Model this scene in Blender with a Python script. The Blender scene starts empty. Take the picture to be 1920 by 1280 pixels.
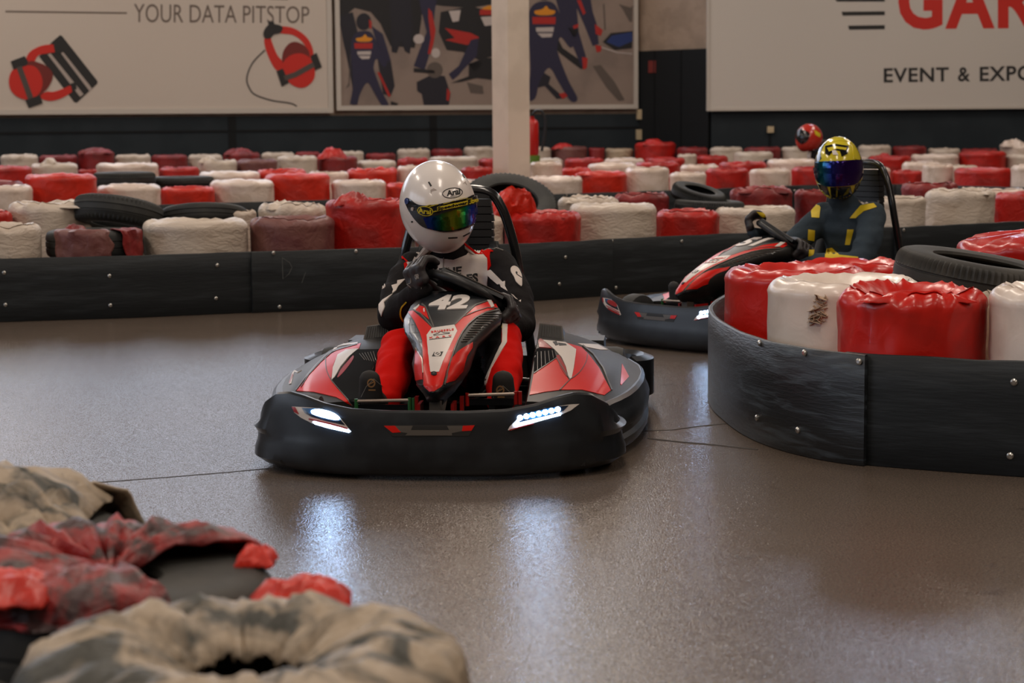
import bpy, bmesh, math, random
from mathutils import Vector, Matrix, noise
from mathutils.bvhtree import BVHTree
from mathutils.geometry import tessellate_polygon
V = Vector
sc = bpy.context.scene
COL = sc.collection
PI = math.pi

# ------------------------------------------------------------------ camera
H, FPX, TILT, ROLL = 1.12, 3600.0, math.atan(410 / 3600), 0.008
CAM = V((0, 0, H))
fwd = V((0, math.cos(TILT), -math.sin(TILT)))
up0 = V((0, math.sin(TILT), math.cos(TILT)))
rgt = V((1, 0, 0)) * math.cos(ROLL) - up0 * math.sin(ROLL)
upv = up0 * math.cos(ROLL) + V((1, 0, 0)) * math.sin(ROLL)
cam_d = bpy.data.cameras.new('camera')
cam = bpy.data.objects.new('camera', cam_d); COL.objects.link(cam); sc.camera = cam
m = Matrix((rgt, upv, -fwd)).transposed().to_4x4(); m.translation = CAM
cam.matrix_world = m
cam_d.sensor_width = 36; cam_d.lens = FPX * 36 / 1920
cam_d.clip_start = 0.05; cam_d.clip_end = 200
cam_d.dof.use_dof = True; cam_d.dof.focus_distance = 7.0; cam_d.dof.aperture_fstop = 5.0

def ray(px, py):
    return (fwd + rgt * ((px - 960) / FPX) + upv * ((640 - py) / FPX))
def on_z(px, py, z=0.0):
    d = ray(px, py); return CAM + d * ((z - H) / d.z)
def on_y(px, py, Y):
    d = ray(px, py); return CAM + d * (Y / d.y)
def z_at(px, py, Y):
    return on_y(px, py, Y).z

# ------------------------------------------------------------------ world, view, lights
w = bpy.data.worlds.new('world'); sc.world = w; w.use_nodes = True
w.node_tree.nodes['Background'].inputs[0].default_value = (0.80, 0.90, 1.0, 1)
w.node_tree.nodes['Background'].inputs[1].default_value = 1.0
sc.view_settings.view_transform = 'Standard'
sc.view_settings.look = 'None'
sc.view_settings.gamma = 1.0
sc.view_settings.use_curve_mapping = False
sc.view_settings.exposure = 0.24
sc.cycles.max_bounces = 8
sc.cycles.diffuse_bounces = 4
sc.cycles.glossy_bounces = 4
sc.cycles.sample_clamp_indirect = 6.0
sc.cycles.caustics_reflective = False
sc.cycles.caustics_refractive = False
CEIL = 7.6
def area(name, loc, rot, sx, sy, power, col):
    l = bpy.data.lights.new(name, 'AREA'); l.shape = 'RECTANGLE'; l.size = sx; l.size_y = sy
    l.energy = power; l.color = col
    o = bpy.data.objects.new(name, l); COL.objects.link(o); o.location = loc; o.rotation_euler = rot
    return o
LAMP_SPOTS = [(x, y) for y in (-3.5, 3.5, 10.5, 17.5, 23.5) for x in (-7.5, 0.2, 7.8)]
LAMP_W, WARM = 140.0, (1.0, 0.86, 0.73)
for i, (x, y) in enumerate(LAMP_SPOTS):
    area('hall_lamp_light', (x, y, CEIL - 0.42), (0, 0, 0), 0.9, 3.2, LAMP_W, WARM)

# ------------------------------------------------------------------ helpers
def lin(c):
    return tuple(((v / 255) / 12.92 if v / 255 <= 0.04045 else ((v / 255 + 0.055) / 1.055) ** 2.4) for v in c) + (1.0,)
MATS = {}
def mat(name, rgb, rough=0.5, metal=0.0, spec=0.5, bump=0.0, bscale=40.0, bdist=0.02, rgb2=None, nscale=6.0, lo=0.45, hi=0.6,
        stretch=None, coat=0.0, emit=0.0, ecol=None, distort=0.0, detail=4.0, rough2=None):
    if name in MATS: return MATS[name]
    mt = bpy.data.materials.new(name); mt.use_nodes = True
    nt = mt.node_tree; b = nt.nodes['Principled BSDF']
    b.inputs['Base Color'].default_value = lin(rgb)
    b.inputs['Roughness'].default_value = rough
    b.inputs['Metallic'].default_value = metal
    b.inputs['Specular IOR Level'].default_value = spec
    b.inputs['Coat Weight'].default_value = coat
    b.inputs['Coat Roughness'].default_value = 0.06
    if emit:
        b.inputs['Emission Color'].default_value = lin(ecol or rgb)
        b.inputs['Emission Strength'].default_value = emit
    tc = None
    if bump or rgb2:
        tc = nt.nodes.new('ShaderNodeTexCoord')
        src = tc.outputs['Object']
        if stretch:
            mp = nt.nodes.new('ShaderNodeMapping'); mp.inputs['Scale'].default_value = stretch
            nt.links.new(src, mp.inputs['Vector']); src = mp.outputs['Vector']
    if rgb2:
        n = nt.nodes.new('ShaderNodeTexNoise'); n.inputs['Scale'].default_value = nscale
        n.inputs['Detail'].default_value = detail; n.inputs['Distortion'].default_value = distort
        nt.links.new(src, n.inputs['Vector'])
        r = nt.nodes.new('ShaderNodeValToRGB')
        r.color_ramp.elements[0].position = lo; r.color_ramp.elements[1].position = hi
        r.color_ramp.elements[0].color = lin(rgb); r.color_ramp.elements[1].color = lin(rgb2)
        nt.links.new(n.outputs['Fac'], r.inputs['Fac'])
        nt.links.new(r.outputs['Color'], b.inputs['Base Color'])
        if rough2 is not None:
            mr = nt.nodes.new('ShaderNodeMapRange')
            mr.inputs['From Min'].default_value = lo; mr.inputs['From Max'].default_value = hi
            mr.inputs['To Min'].default_value = rough; mr.inputs['To Max'].default_value = rough2
            nt.links.new(n.outputs['Fac'], mr.inputs['Value']); nt.links.new(mr.outputs['Result'], b.inputs['Roughness'])
    if bump:
        n2 = nt.nodes.new('ShaderNodeTexNoise'); n2.inputs['Scale'].default_value = bscale
        n2.inputs['Detail'].default_value = 3.0; n2.inputs['Distortion'].default_value = distort
        nt.links.new(src, n2.inputs['Vector'])
        bp = nt.nodes.new('ShaderNodeBump'); bp.inputs['Strength'].default_value = bump
        bp.inputs['Distance'].default_value = bdist
        nt.links.new(n2.outputs['Fac'], bp.inputs['Height']); nt.links.new(bp.outputs['Normal'], b.inputs['Normal'])
    MATS[name] = mt
    return mt

class MB:
    """Collects vertices and faces of one mesh."""
    def __init__(s): s.v = []; s.f = []; s.mi = []
    def add(s, vs, fs, mi=0):
        o = len(s.v); s.v += [V(p) for p in vs]
        for f in fs: s.f.append(tuple(i + o for i in f)); s.mi.append(mi)
    def box(s, c, size, rot=None, mi=0, taper=1.0):
        x, y, z = (size[0] / 2, size[1] / 2, size[2] / 2)
        p = [V((a * x * (taper if d > 0 else 1), b * y * (taper if d > 0 else 1), d * z)) for d in (-1, 1) for a, b in ((-1, -1), (1, -1), (1, 1), (-1, 1))]
        if rot is not None: p = [rot @ q for q in p]
        p = [q + V(c) for q in p]
        s.add(p, [(3, 2, 1, 0), (4, 5, 6, 7), (0, 1, 5, 4), (1, 2, 6, 5), (2, 3, 7, 6), (3, 0, 4, 7)], mi)
    def grid(s, rows, close_u=False, close_v=False, mi=0, cap=False):
        """rows: a list of equally long lists of points."""
        n, k = len(rows), len(rows[0]); o = len(s.v)
        s.add([p for r in rows for p in r], [])
        for i in range(n if close_v else n - 1):
            for j in range(k if close_u else k - 1):
                a = i * k + j; b = i * k + (j + 1) % k; c = ((i + 1) % n) * k + (j + 1) % k; d = ((i + 1) % n) * k + j
                s.f.append((o + a, o + b, o + c, o + d)); s.mi.append(mi)
        if cap:
            s.f.append(tuple(o + j for j in reversed(range(k)))); s.mi.append(mi)
            s.f.append(tuple(o + (n - 1) * k + j for j in range(k))); s.mi.append(mi)
    def tube(s, path, r, n=10, closed=False, mi=0, cap=True):
        path = [V(p) for p in path]; N = len(path)
        rr = r if isinstance(r, (list, tuple)) else [r] * N
        rows = []; ref = None
        for i in range(N):
            if closed: t = path[(i + 1) % N] - path[i - 1]
            else: t = path[min(i + 1, N - 1)] - path[max(i - 1, 0)]
            t.normalize()
            if ref is None:
                ref = t.orthogonal().normalized()
            ref = (ref - t * ref.dot(t)).normalized(); bi = t.cross(ref)
            rows.append([path[i] + (ref * math.cos(a) + bi * math.sin(a)) * rr[i] for a in [2 * PI * k / n for k in range(n)]])
        s.grid(rows, close_u=True, close_v=closed, mi=mi, cap=cap and not closed)
    def cyl(s, a, b, r, n=16, r2=None, mi=0):
        s.tube([a, b], [r, r if r2 is None else r2], n, mi=mi)
    def ball(s, c, rad, n=16, mi=0):
        rx, ry, rz = rad if isinstance(rad, (tuple, list)) else (rad,) * 3
        rows = []
        for i in range(n // 2 + 1):
            th = PI * i / (n // 2); th = min(max(th, 0.02), PI - 0.02)
            rows.append([V(c) + V((rx * math.sin(th) * math.cos(2 * PI * j / n), ry * math.sin(th) * math.sin(2 * PI * j / n), rz * math.cos(th))) for j in range(n)])
        s.grid(rows, close_u=True, mi=mi, cap=True)
    def lathe(s, prof, c=(0, 0, 0), n=48, mi=0, M=None, rad_fn=None):
        rows = []
        for (r, z) in prof:
            row = []
            for j in range(n):
                a = 2 * PI * j / n
                q = r if rad_fn is None else rad_fn(r, z, a)
                p = V((q * math.cos(a), q * math.sin(a), z))
                row.append((M @ p if M is not None else p) + V(c))
            rows.append(row)
        s.grid(rows, close_u=True, mi=mi)
    def mesh(s, name, smooth=True, angle=40):
        me = bpy.data.meshes.new(name)
        me.from_pydata([tuple(p) for p in s.v], [], s.f)
        bm = bmesh.new(); bm.from_mesh(me)
        bmesh.ops.recalc_face_normals(bm, faces=bm.faces)
        bm.to_mesh(me); bm.free()
        for p, k in zip(me.polygons, s.mi): p.material_index = k
        if smooth:
            me.shade_smooth(); me.set_sharp_from_angle(angle=math.radians(angle))
        me.update()
        return me

def link(name, me, mats, parent=None, loc=None, rot=None):
    o = bpy.data.objects.new(name, me); COL.objects.link(o)
    for mt in (mats if isinstance(mats, (list, tuple)) else [mats]): me.materials.append(mt)
    if parent is not None: o.parent = parent
    if loc is not None: o.location = loc
    if rot is not None: o.rotation_euler = rot
    return o
def build(name, mb, mats, parent=None, loc=None, smooth=True, angle=40, rot=None):
    return link(name, mb.mesh(name, smooth, angle), mats, parent, loc, rot)
def tag(o, label, cat, group=None, kind=None):
    o['label'] = label; o['category'] = cat
    if group: o['group'] = group
    if kind: o['kind'] = kind
    return o
def empty(name, loc=(0, 0, 0), rz=0.0):
    o = bpy.data.objects.new(name, None); COL.objects.link(o); o.location = loc; o.rotation_euler = (0, 0, rz)
    o.empty_display_size = 0.1
    return o
def struct(name, mb, mats, label, cat, smooth=False):
    o = build(name, mb, mats, smooth=smooth); tag(o, label, cat, kind='structure'); return o
def copy_tree(o, parent=None):
    c = o.copy(); COL.objects.link(c)
    if parent is not None: c.parent = parent
    for ch in list(o.children): copy_tree(ch, c)
    return c
def lerp(a, b, t): return a + (b - a) * t
def interp(x, pts):
    if x <= pts[0][0]: return pts[0][1]
    for (a, va), (b, vb) in zip(pts, pts[1:]):
        if x <= b: return va + (vb - va) * (x - a) / (b - a)
    return pts[-1][1]
def smooth_path(pts, n=8, closed=False):
    """Catmull-Rom through pts."""
    P = [V(p) for p in pts]; out = []; N = len(P)
    for i in range(N if closed else N - 1):
        if closed: p0, p1, p2, p3 = P[i - 1], P[i], P[(i + 1) % N], P[(i + 2) % N]
        else: p0, p1, p2, p3 = P[max(i - 1, 0)], P[i], P[i + 1], P[min(i + 2, N - 1)]
        for k in range(n):
            t = k / n
            out.append(0.5 * ((2 * p1) + (p2 - p0) * t + (2 * p0 - 5 * p1 + 4 * p2 - p3) * t * t + (3 * p1 - p0 - 3 * p2 + p3) * t ** 3))
    if not closed: out.append(P[-1])
    return out

# ---- printed graphics: flat shapes laid on a real surface as a thin film
def bvh_of(me, M=Matrix.Identity(4)):
    return BVHTree.FromPolygons([M @ v.co for v in me.vertices], [tuple(p.vertices) for p in me.polygons])
_text_cache = {}
def text_shape(s, bold=0.0, shear=0.0, spacing=1.0):
    key = (s, bold, shear, spacing)
    if key in _text_cache: return _text_cache[key]
    cu = bpy.data.curves.new('lettering', 'FONT'); cu.body = s; cu.offset = bold; cu.shear = shear; cu.space_character = spacing
    cu.resolution_u = 4
    ob = bpy.data.objects.new('lettering', cu); COL.objects.link(ob)
    dg = bpy.context.evaluated_depsgraph_get(); dg.update()
    me = bpy.data.meshes.new_from_object(ob.evaluated_get(dg))
    bm = bmesh.new(); bm.from_mesh(me); bmesh.ops.triangulate(bm, faces=bm.faces)
    bmesh.ops.remove_doubles(bm, verts=bm.verts, dist=1e-5)
    bm.verts.index_update()
    vs = [(v.co.x, v.co.y) for v in bm.verts]; fs = [tuple(v.index for v in f.verts) for f in bm.faces]
    bm.free(); bpy.data.meshes.remove(me); bpy.data.objects.remove(ob); bpy.data.curves.remove(cu)
    x0 = min(v[0] for v in vs); x1 = max(v[0] for v in vs); y0 = min(v[1] for v in vs); y1 = max(v[1] for v in vs)
    vs = [((x - x0) / (x1 - x0), (y - y0) / (y1 - y0)) for x, y in vs]
    _text_cache[key] = (vs, fs)
    return vs, fs
def T(s, quad, mi, off=0.0, bold=0.02, shear=0.0, spacing=1.0):
    """lettering in the picture quad (top left, top right, bottom right, bottom left)"""
    vs, fs = text_shape(s, bold, shear, spacing)
    tl, tr, br, bl = quad
    out = []
    for u, v in vs:
        a = (lerp(tl[0], tr[0], u), lerp(tl[1], tr[1], u)); b = (lerp(bl[0], br[0], u), lerp(bl[1], br[1], u))
        out.append((lerp(b[0], a[0], v), lerp(b[1], a[1], v)))
    return (out, fs, mi, off)
def P(pts, mi, off=0.0):
    tris = tessellate_polygon([[V((x, y, 0)) for x, y in pts]])
    return (list(pts), [tuple(t) for t in tris], mi, off)
def S(pts, mi, off=0.0, n=5):
    """polygon with rounded, smooth outline"""
    q = [(p.x, p.y) for p in smooth_path([(x, y, 0) for x, y in pts], n, closed=True)]
    return P(q, mi, off)
def L(pts, wd, mi, off=0.0, smooth=False):
    """a line of width wd"""
    q = [V((x, y, 0)) for x, y in pts]
    if smooth: q = smooth_path(q, 6)
    vs = []; fs = []
    for i, p in enumerate(q):
        t = (q[min(i + 1, len(q) - 1)] - q[max(i - 1, 0)]).normalized(); nn = V((-t.y, t.x, 0)) * (wd / 2)
        vs += [(p.x + nn.x, p.y + nn.y), (p.x - nn.x, p.y - nn.y)]
        if i: fs += [(2 * i - 2, 2 * i - 1, 2 * i + 1), (2 * i - 2, 2 * i + 1, 2 * i)]
    return (vs, fs, mi, off)
def RING(c, rx, ry, wd, mi, off=0.0, ang=0.0, n=36, a0=0, a1=360):
    pts = []
    for k in range(n + 1):
        a = math.radians(a0 + (a1 - a0) * k / n); x, y = rx * math.cos(a), ry * math.sin(a)
        ca, sa = math.cos(ang), math.sin(ang)
        pts.append((c[0] + x * ca - y * sa, c[1] + x * sa + y * ca))
    return L(pts, wd, mi, off)
def ELL(c, rx, ry, mi, off=0.0, ang=0.0, n=28):
    ca, sa = math.cos(ang), math.sin(ang)
    return P([(c[0] + rx * math.cos(2 * PI * k / n) * ca - ry * math.sin(2 * PI * k / n) * sa, c[1] + rx * math.cos(2 * PI * k / n) * sa + ry * math.sin(2 * PI * k / n) * ca) for k in range(n)], mi, off)
def film(name, shapes, bvh, mats, parent=None, Minv=None, maxlen=6.0, base=0.0015, step=0.0, depth=0.003, smooth=True):
    """Lays shapes on the surface in bvh (world space); one mesh with several materials. Every shape is a thin solid sheet."""
    mb = MB()
    for k, (vs, fs, mi, off) in enumerate(shapes):
        bm = bmesh.new()
        bv = [bm.verts.new((x, y, 0)) for x, y in vs]
        for f in fs:
            try: bm.faces.new([bv[i] for i in f])
            except ValueError: pass
        bmesh.ops.remove_doubles(bm, verts=bm.verts, dist=1e-4)
        bmesh.ops.triangulate(bm, faces=bm.faces)
        for _ in range(7):
            ed = [e for e in bm.edges if e.calc_length() > maxlen]
            if not ed: break
            bmesh.ops.subdivide_edges(bm, edges=ed, cuts=1)
            bmesh.ops.triangulate(bm, faces=bm.faces)
        bm.verts.index_update()
        hits = []; dist = []
        for v in bm.verts:
            d = ray(v.co.x, v.co.y).normalized()
            loc, nor, idx, ds = bvh.ray_cast(CAM, d)
            hits.append((loc, nor, d))
            if loc is not None: dist.append(ds)
        if not dist: bm.free(); continue
        dist.sort(); med = dist[len(dist) // 2]
        top = []; bot = []
        for loc, nor, d in hits:
            if loc is None or abs((loc - CAM).length - med) > 0.6:
                loc, nor, idx, ds = bvh.find_nearest(CAM + d * med)
            if nor.dot(d) > 0: nor = -nor
            top.append(loc + nor * (base + off + step * k)); bot.append(loc - nor * depth)
        n = len(top)
        faces = [tuple(v.index for v in f.verts) for f in bm.faces]
        walls = []
        for e in bm.edges:
            if len(e.link_faces) == 1: walls.append((e.verts[0].index, e.verts[1].index, e.verts[1].index + n, e.verts[0].index + n))
        pts = top + bot
        if Minv is not None: pts = [Minv @ p for p in pts]
        mb.add(pts, faces + [tuple(i + n for i in reversed(f)) for f in faces] + walls, mi)
        bm.free()
    return build(name, mb, mats, parent, smooth=smooth, angle=50)

def capsule_hull(a, ra, b, rb):
    bm = bmesh.new()
    for c, r in ((a, ra), (b, rb)):
        rr = r if isinstance(r, (tuple, list)) else (r, r, r)
        mtx = Matrix.Translation(V(c)) @ Matrix.Diagonal((rr[0], rr[1], rr[2], 1))
        bmesh.ops.create_uvsphere(bm, u_segments=14, v_segments=9, radius=1.0, matrix=mtx)
    r = bmesh.ops.convex_hull(bm, input=bm.verts)
    bmesh.ops.delete(bm, geom=list({g for g in r['geom_interior'] if isinstance(g, bmesh.types.BMVert)}), context='VERTS')
    bm.verts.index_update()
    vs = [v.co.copy() for v in bm.verts]; fs = [tuple(v.index for v in f.verts) for f in bm.faces]
    bm.free()
    return vs, fs
def fuse(name, caps, voxel, smooth_it=6, wrinkle=0.0, wscale=9.0):
    """One continuous surface around a list of tapered limbs."""
    mb = MB()
    for a, ra, b, rb in caps:
        vs, fs = capsule_hull(a, ra, b, rb); mb.add(vs, fs)
    me = mb.mesh(name, False)
    ob = bpy.data.objects.new('temporary', me); COL.objects.link(ob)
    r = ob.modifiers.new('r', 'REMESH'); r.mode = 'VOXEL'; r.voxel_size = voxel
    s = ob.modifiers.new('s', 'SMOOTH'); s.factor = 0.6; s.iterations = smooth_it
    dg = bpy.context.evaluated_depsgraph_get(); dg.update()
    out = bpy.data.meshes.new_from_object(ob.evaluated_get(dg)); out.name = name
    bpy.data.objects.remove(ob); bpy.data.meshes.remove(me)
    if wrinkle:
        nr = [v.normal.copy() for v in out.vertices]
        for v, n in zip(out.vertices, nr):
            q = v.co * wscale
            k = noise.noise(V((q.x * 0.8, q.y * 1.3, q.z * 2.0))) + 0.5 * noise.noise(q * 2.3)
            v.co += n * wrinkle * k
    out.shade_smooth()
    return out

# ------------------------------------------------------------------ materials
def floor_material():
    mt = bpy.data.materials.new('floor_coating'); mt.use_nodes = True; nt = mt.node_tree; b = nt.nodes['Principled BSDF']
    tc = nt.nodes.new('ShaderNodeTexCoord')
    def noise_n(scale, detail, dist=0.0):
        n = nt.nodes.new('ShaderNodeTexNoise'); n.inputs['Scale'].default_value = scale; n.inputs['Detail'].default_value = detail
        n.inputs['Distortion'].default_value = dist; nt.links.new(tc.outputs['Object'], n.inputs['Vector']); return n
    def ramp(n, lo, hi, c1, c2):
        r = nt.nodes.new('ShaderNodeValToRGB'); r.color_ramp.elements[0].position = lo; r.color_ramp.elements[1].position = hi
        r.color_ramp.elements[0].color = c1; r.color_ramp.elements[1].color = c2; nt.links.new(n.outputs['Fac'], r.inputs['Fac']); return r
    big = ramp(noise_n(0.55, 5, 0.6), 0.3, 0.75, lin((97, 86, 77)), lin((110, 97, 87)))
    fine = ramp(noise_n(170, 2), 0.36, 0.66, (0.62, 0.62, 0.62, 1), (1.28, 1.27, 1.25, 1))
    mx = nt.nodes.new('ShaderNodeMixRGB'); mx.blend_type = 'MULTIPLY'; mx.inputs[0].default_value = 1.0
    nt.links.new(big.outputs['Color'], mx.inputs[1]); nt.links.new(fine.outputs['Color'], mx.inputs[2])
    # dark rubber marks and small chips
    marks = ramp(noise_n(7.0, 8, 1.5), 0.64, 0.74, (1, 1, 1, 1), (0.72, 0.70, 0.70, 1))
    mx2 = nt.nodes.new('ShaderNodeMixRGB'); mx2.blend_type = 'MULTIPLY'; mx2.inputs[0].default_value = 1.0
    nt.links.new(mx.outputs[0], mx2.inputs[1]); nt.links.new(marks.outputs['Color'], mx2.inputs[2])
    nt.links.new(mx2.outputs[0], b.inputs['Base Color'])
    b.inputs['Roughness'].default_value = 0.15
    b.inputs['Specular IOR Level'].default_value = 0.5
    bp = nt.nodes.new('ShaderNodeBump'); bp.inputs['Strength'].default_value = 0.55; bp.inputs['Distance'].default_value = 0.0025
    nt.links.new(noise_n(210, 1).outputs['Fac'], bp.inputs['Height']); nt.links.new(bp.outputs['Normal'], b.inputs['Normal'])
    return mt
M_FLOOR = floor_material()
M_BEIGE = mat('beige_painted_brick', (158, 138, 120), 0.8, bump=0.3, bscale=14, rgb2=(146, 127, 110), nscale=4)
M_DARKWALL = mat('dark_wall_paint', (36, 43, 48), 0.7, spec=0.2, rgb2=(41, 48, 53), nscale=2)
M_BLACKDOOR = mat('black_door_paint', (24, 26, 28), 0.7, spec=0.2)
M_CEIL = mat('ceiling_sheet', (150, 142, 132), 0.9)
M_SIDE = mat('side_wall_paint', (120, 108, 98), 0.85)
M_BOARD = mat('black_board_plastic', (33, 37, 40), 0.5, spec=0.3, rgb2=(50, 55, 59), nscale=5, lo=0.5, hi=0.75, stretch=(0.6, 0.6, 5.0), bump=0.25, bscale=18, bdist=0.006, rough2=0.55)
M_BOARD_WORN_SHEEN = mat('scuffed_sheen_board_plastic', (32, 35, 38), 0.42, rgb2=(86, 97, 106), nscale=4.5, lo=0.5, hi=0.80, stretch=(0.8, 0.8, 6.0), bump=0.3, bscale=20, bdist=0.006, distort=0.8, rough2=0.5)  # bluish streaks: scuffs plus a reflection of cool light put into the colour
M_SCREW = mat('screw_metal', (190, 188, 182), 0.3, metal=0.9)
M_RUBBER = mat('tyre_rubber', (32, 34, 34), 0.65, rgb2=(43, 44, 42), nscale=8, bump=0.15, bscale=60, bdist=0.004)
M_RUBBER2 = mat('dusty_tyre_rubber', (40, 39, 36), 0.7, rgb2=(56, 53, 48), nscale=6, bump=0.15, bscale=50, bdist=0.004)
WR = dict(bump=0.38, bscale=15, bdist=0.02, distort=1.2)
M_WRAP = {
    'red': mat('red_plastic_film', (184, 25, 15), 0.45, rgb2=(152, 24, 17), nscale=3, coat=0.08, **WR),
    'orange': mat('bright_red_plastic_film', (206, 38, 12), 0.45, rgb2=(182, 32, 12), nscale=3, coat=0.05, **WR),
    'dark': mat('dull_red_plastic_film', (136, 32, 32), 0.5, rgb2=(108, 32, 34), nscale=4, **WR),
    'faded': mat('faded_red_plastic_film', (122, 78, 72), 0.5, rgb2=(96, 44, 46), nscale=3.2, lo=0.4, hi=0.7, **WR),
    'white': mat('white_plastic_film', (226, 208, 196), 0.38, rgb2=(206, 186, 170), nscale=3, coat=0.15, **WR),
    'dirty': mat('dirty_white_plastic_film', (204, 190, 175), 0.45, rgb2=(152, 132, 114), nscale=2.6, lo=0.5, hi=0.78, stretch=(1, 1, 2.5), **WR),
    'beige': mat('beige_plastic_film', (176, 156, 132), 0.55, rgb2=(140, 122, 102), nscale=4, **WR),
    'nearwhite': mat('glossy_white_plastic_film', (228, 214, 202), 0.34, rgb2=(212, 196, 182), nscale=3, coat=0.15, bump=0.16, bscale=9, bdist=0.02, distort=0.8),
    'nearred': mat('glossy_red_plastic_film', (200, 28, 16), 0.34, rgb2=(176, 24, 15), nscale=3, coat=0.2, bump=0.22, bscale=9, bdist=0.02, distort=1.0),
    'creamblack': mat('cream_film_worn_to_black', (164, 147, 126), 0.55, rgb2=(54, 53, 46), nscale=9.0, lo=0.42, hi=0.60, stretch=(1.0, 1.0, 0.6), bump=0.6, bscale=14, bdist=0.02, distort=1.4),
    'redblack': mat('red_film_worn_to_black', (150, 36, 34), 0.5, rgb2=(66, 44, 44), nscale=9.0, lo=0.42, hi=0.6, bump=0.6, bscale=16, bdist=0.02, distort=1.5),
}

# ------------------------------------------------------------------ the hall
LW = lambda x: 26.2 + 0.33 * (x + 7)                  # long back wall
P0, P1, P2, P3 = (-18.0, LW(-18.0)), (1.94, LW(1.94)), (2.93, 28.25), (17.0, 29.2)
mb = MB(); mb.box((-0.5, 11.5, -0.05), (36, 43, 0.1)); FLOOR = struct('floor', mb, M_FLOOR, 'brown grey speckled coated track floor', 'floor')
mb = MB(); mb.box((-0.5, 11.5, CEIL + 0.05), (36, 43, 0.1)); struct('ceiling', mb, M_CEIL, 'flat pale hall ceiling above the track', 'ceiling')
def wall_slab(mb, a, b, z0, z1, t=0.2, off=0.0):
    a, b = V((a[0], a[1], 0)), V((b[0], b[1], 0)); d = (b - a).normalized(); n = V((d.y, -d.x, 0))   # n points to the camera side
    q = [a + n * off, b + n * off, b + n * (off - t), a + n * (off - t)]
    vs = [V((p.x, p.y, z0)) for p in q] + [V((p.x, p.y, z1)) for p in q]
    mb.add(vs, [(3, 2, 1, 0), (4, 5, 6, 7), (0, 1, 5, 4), (1, 2, 6, 5), (2, 3, 7, 6), (3, 0, 4, 7)])
mb = MB(); wall_slab(mb, P0, P1, 0, CEIL); struct('wall_back', mb, M_BEIGE, 'long beige brick back wall behind the signs', 'wall')
mb = MB(); wall_slab(mb, P1, P2, 0, CEIL); struct('wall_recess', mb, M_BEIGE, 'short beige brick wall above the black door', 'wall')
mb = MB(); wall_slab(mb, P2, P3, 0, CEIL); struct('wall_right_back', mb, M_BEIGE, 'beige back wall behind the event sign', 'wall')
mb = MB(); mb.box((-18.1, 11, CEIL / 2), (0.2, 42, CEIL)); struct('wall_left', mb, M_SIDE, 'plain side wall of the hall', 'wall')
mb = MB(); mb.box((17.1, 11, CEIL / 2), (0.2, 42, CEIL)); struct('wall_right', mb, M_SIDE, 'plain side wall opposite the windows', 'wall')
mb = MB(); mb.box((-0.5, -9.6, CEIL / 2), (36, 0.2, CEIL)); struct('wall_front', mb, M_SIDE, 'plain wall at the near end of the hall', 'wall')
def along(a, b, t): return (lerp(a[0], b[0], t), lerp(a[1], b[1], t))
# dark lower cladding in separate bays
cuts = [-18.0, -9.6, -3.93, -1.14, P1[0]]
for i, (xa, xb) in enumerate(zip(cuts, cuts[1:])):
    mb = MB(); wall_slab(mb, (xa, LW(xa)), (xb, LW(xb)), 0.0, 1.24, 0.06, 0.06)
    struct('wall_back_lower', mb, M_DARKWALL, 'dark grey lower wall cladding under the white tools sign' if i < 3 else 'dark grey lower wall cladding under the pit crew poster', 'wall')
mb = MB(); wall_slab(mb, P0, P1, 1.02, 1.05, 0.02, 0.07)
for x in cuts[1:-1]: wall_slab(mb, (x - 0.05, LW(x - 0.05)), (x + 0.05, LW(x + 0.05)), 0.0, 1.24, 0.02, 0.07)
struct('trim_1', mb, M_BLACKDOOR, 'thin black rail and seams along the dark lower wall', 'trim')
mb = MB(); wall_slab(mb, P2, P3, 0.0, 1.26, 0.06, 0.06); struct('wall_right_lower', mb, M_DARKWALL, 'dark grey lower wall under the event sign', 'wall')
mb = MB(); wall_slab(mb, along(P1, P2, 0.03), along(P1, P2, 1.0), 0.0, 2.17, 0.06, 0.06)
for t in (0.25, 0.62): wall_slab(mb, along(P1, P2, t), along(P1, P2, t + 0.012), 0.0, 2.17, 0.02, 0.075)
struct('door_1', mb, M_BLACKDOOR, 'tall black doors in the wall recess between poster and event sign', 'door')
# bright windows high in the back wall
M_PANE = mat('daylight_window_glass', (225, 236, 250), 0.3, emit=2.6, ecol=(222, 234, 255))
M_FRAME = mat('window_frame_paint', (90, 90, 90), 0.5)
for i in range(4):
    xa = -14.2 + i * 3.95; xb = xa + 3.7
    mb = MB(); a, b = (xa, LW(xa)), (xb, LW(xb))
    for k in range(5):
        t = k / 4; wall_slab(mb, along(a, b, max(t - 0.008, 0)), along(a, b, min(t + 0.008, 1)), 3.4, 7.1, 0.05, 0.07)
    for z in (3.4, 5.2, 7.05): wall_slab(mb, a, b, z, z + 0.06, 0.05, 0.07)
    o = struct('window_%d' % (i + 1), mb, M_FRAME, 'tall bright hall window above the signs, bay %s' % ('one', 'two', 'three', 'four')[i], 'window')
    mb = MB(); wall_slab(mb, a, b, 3.4, 7.1, 0.02, 0.03); build('glass_pane', mb, M_PANE, o, smooth=False)

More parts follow.
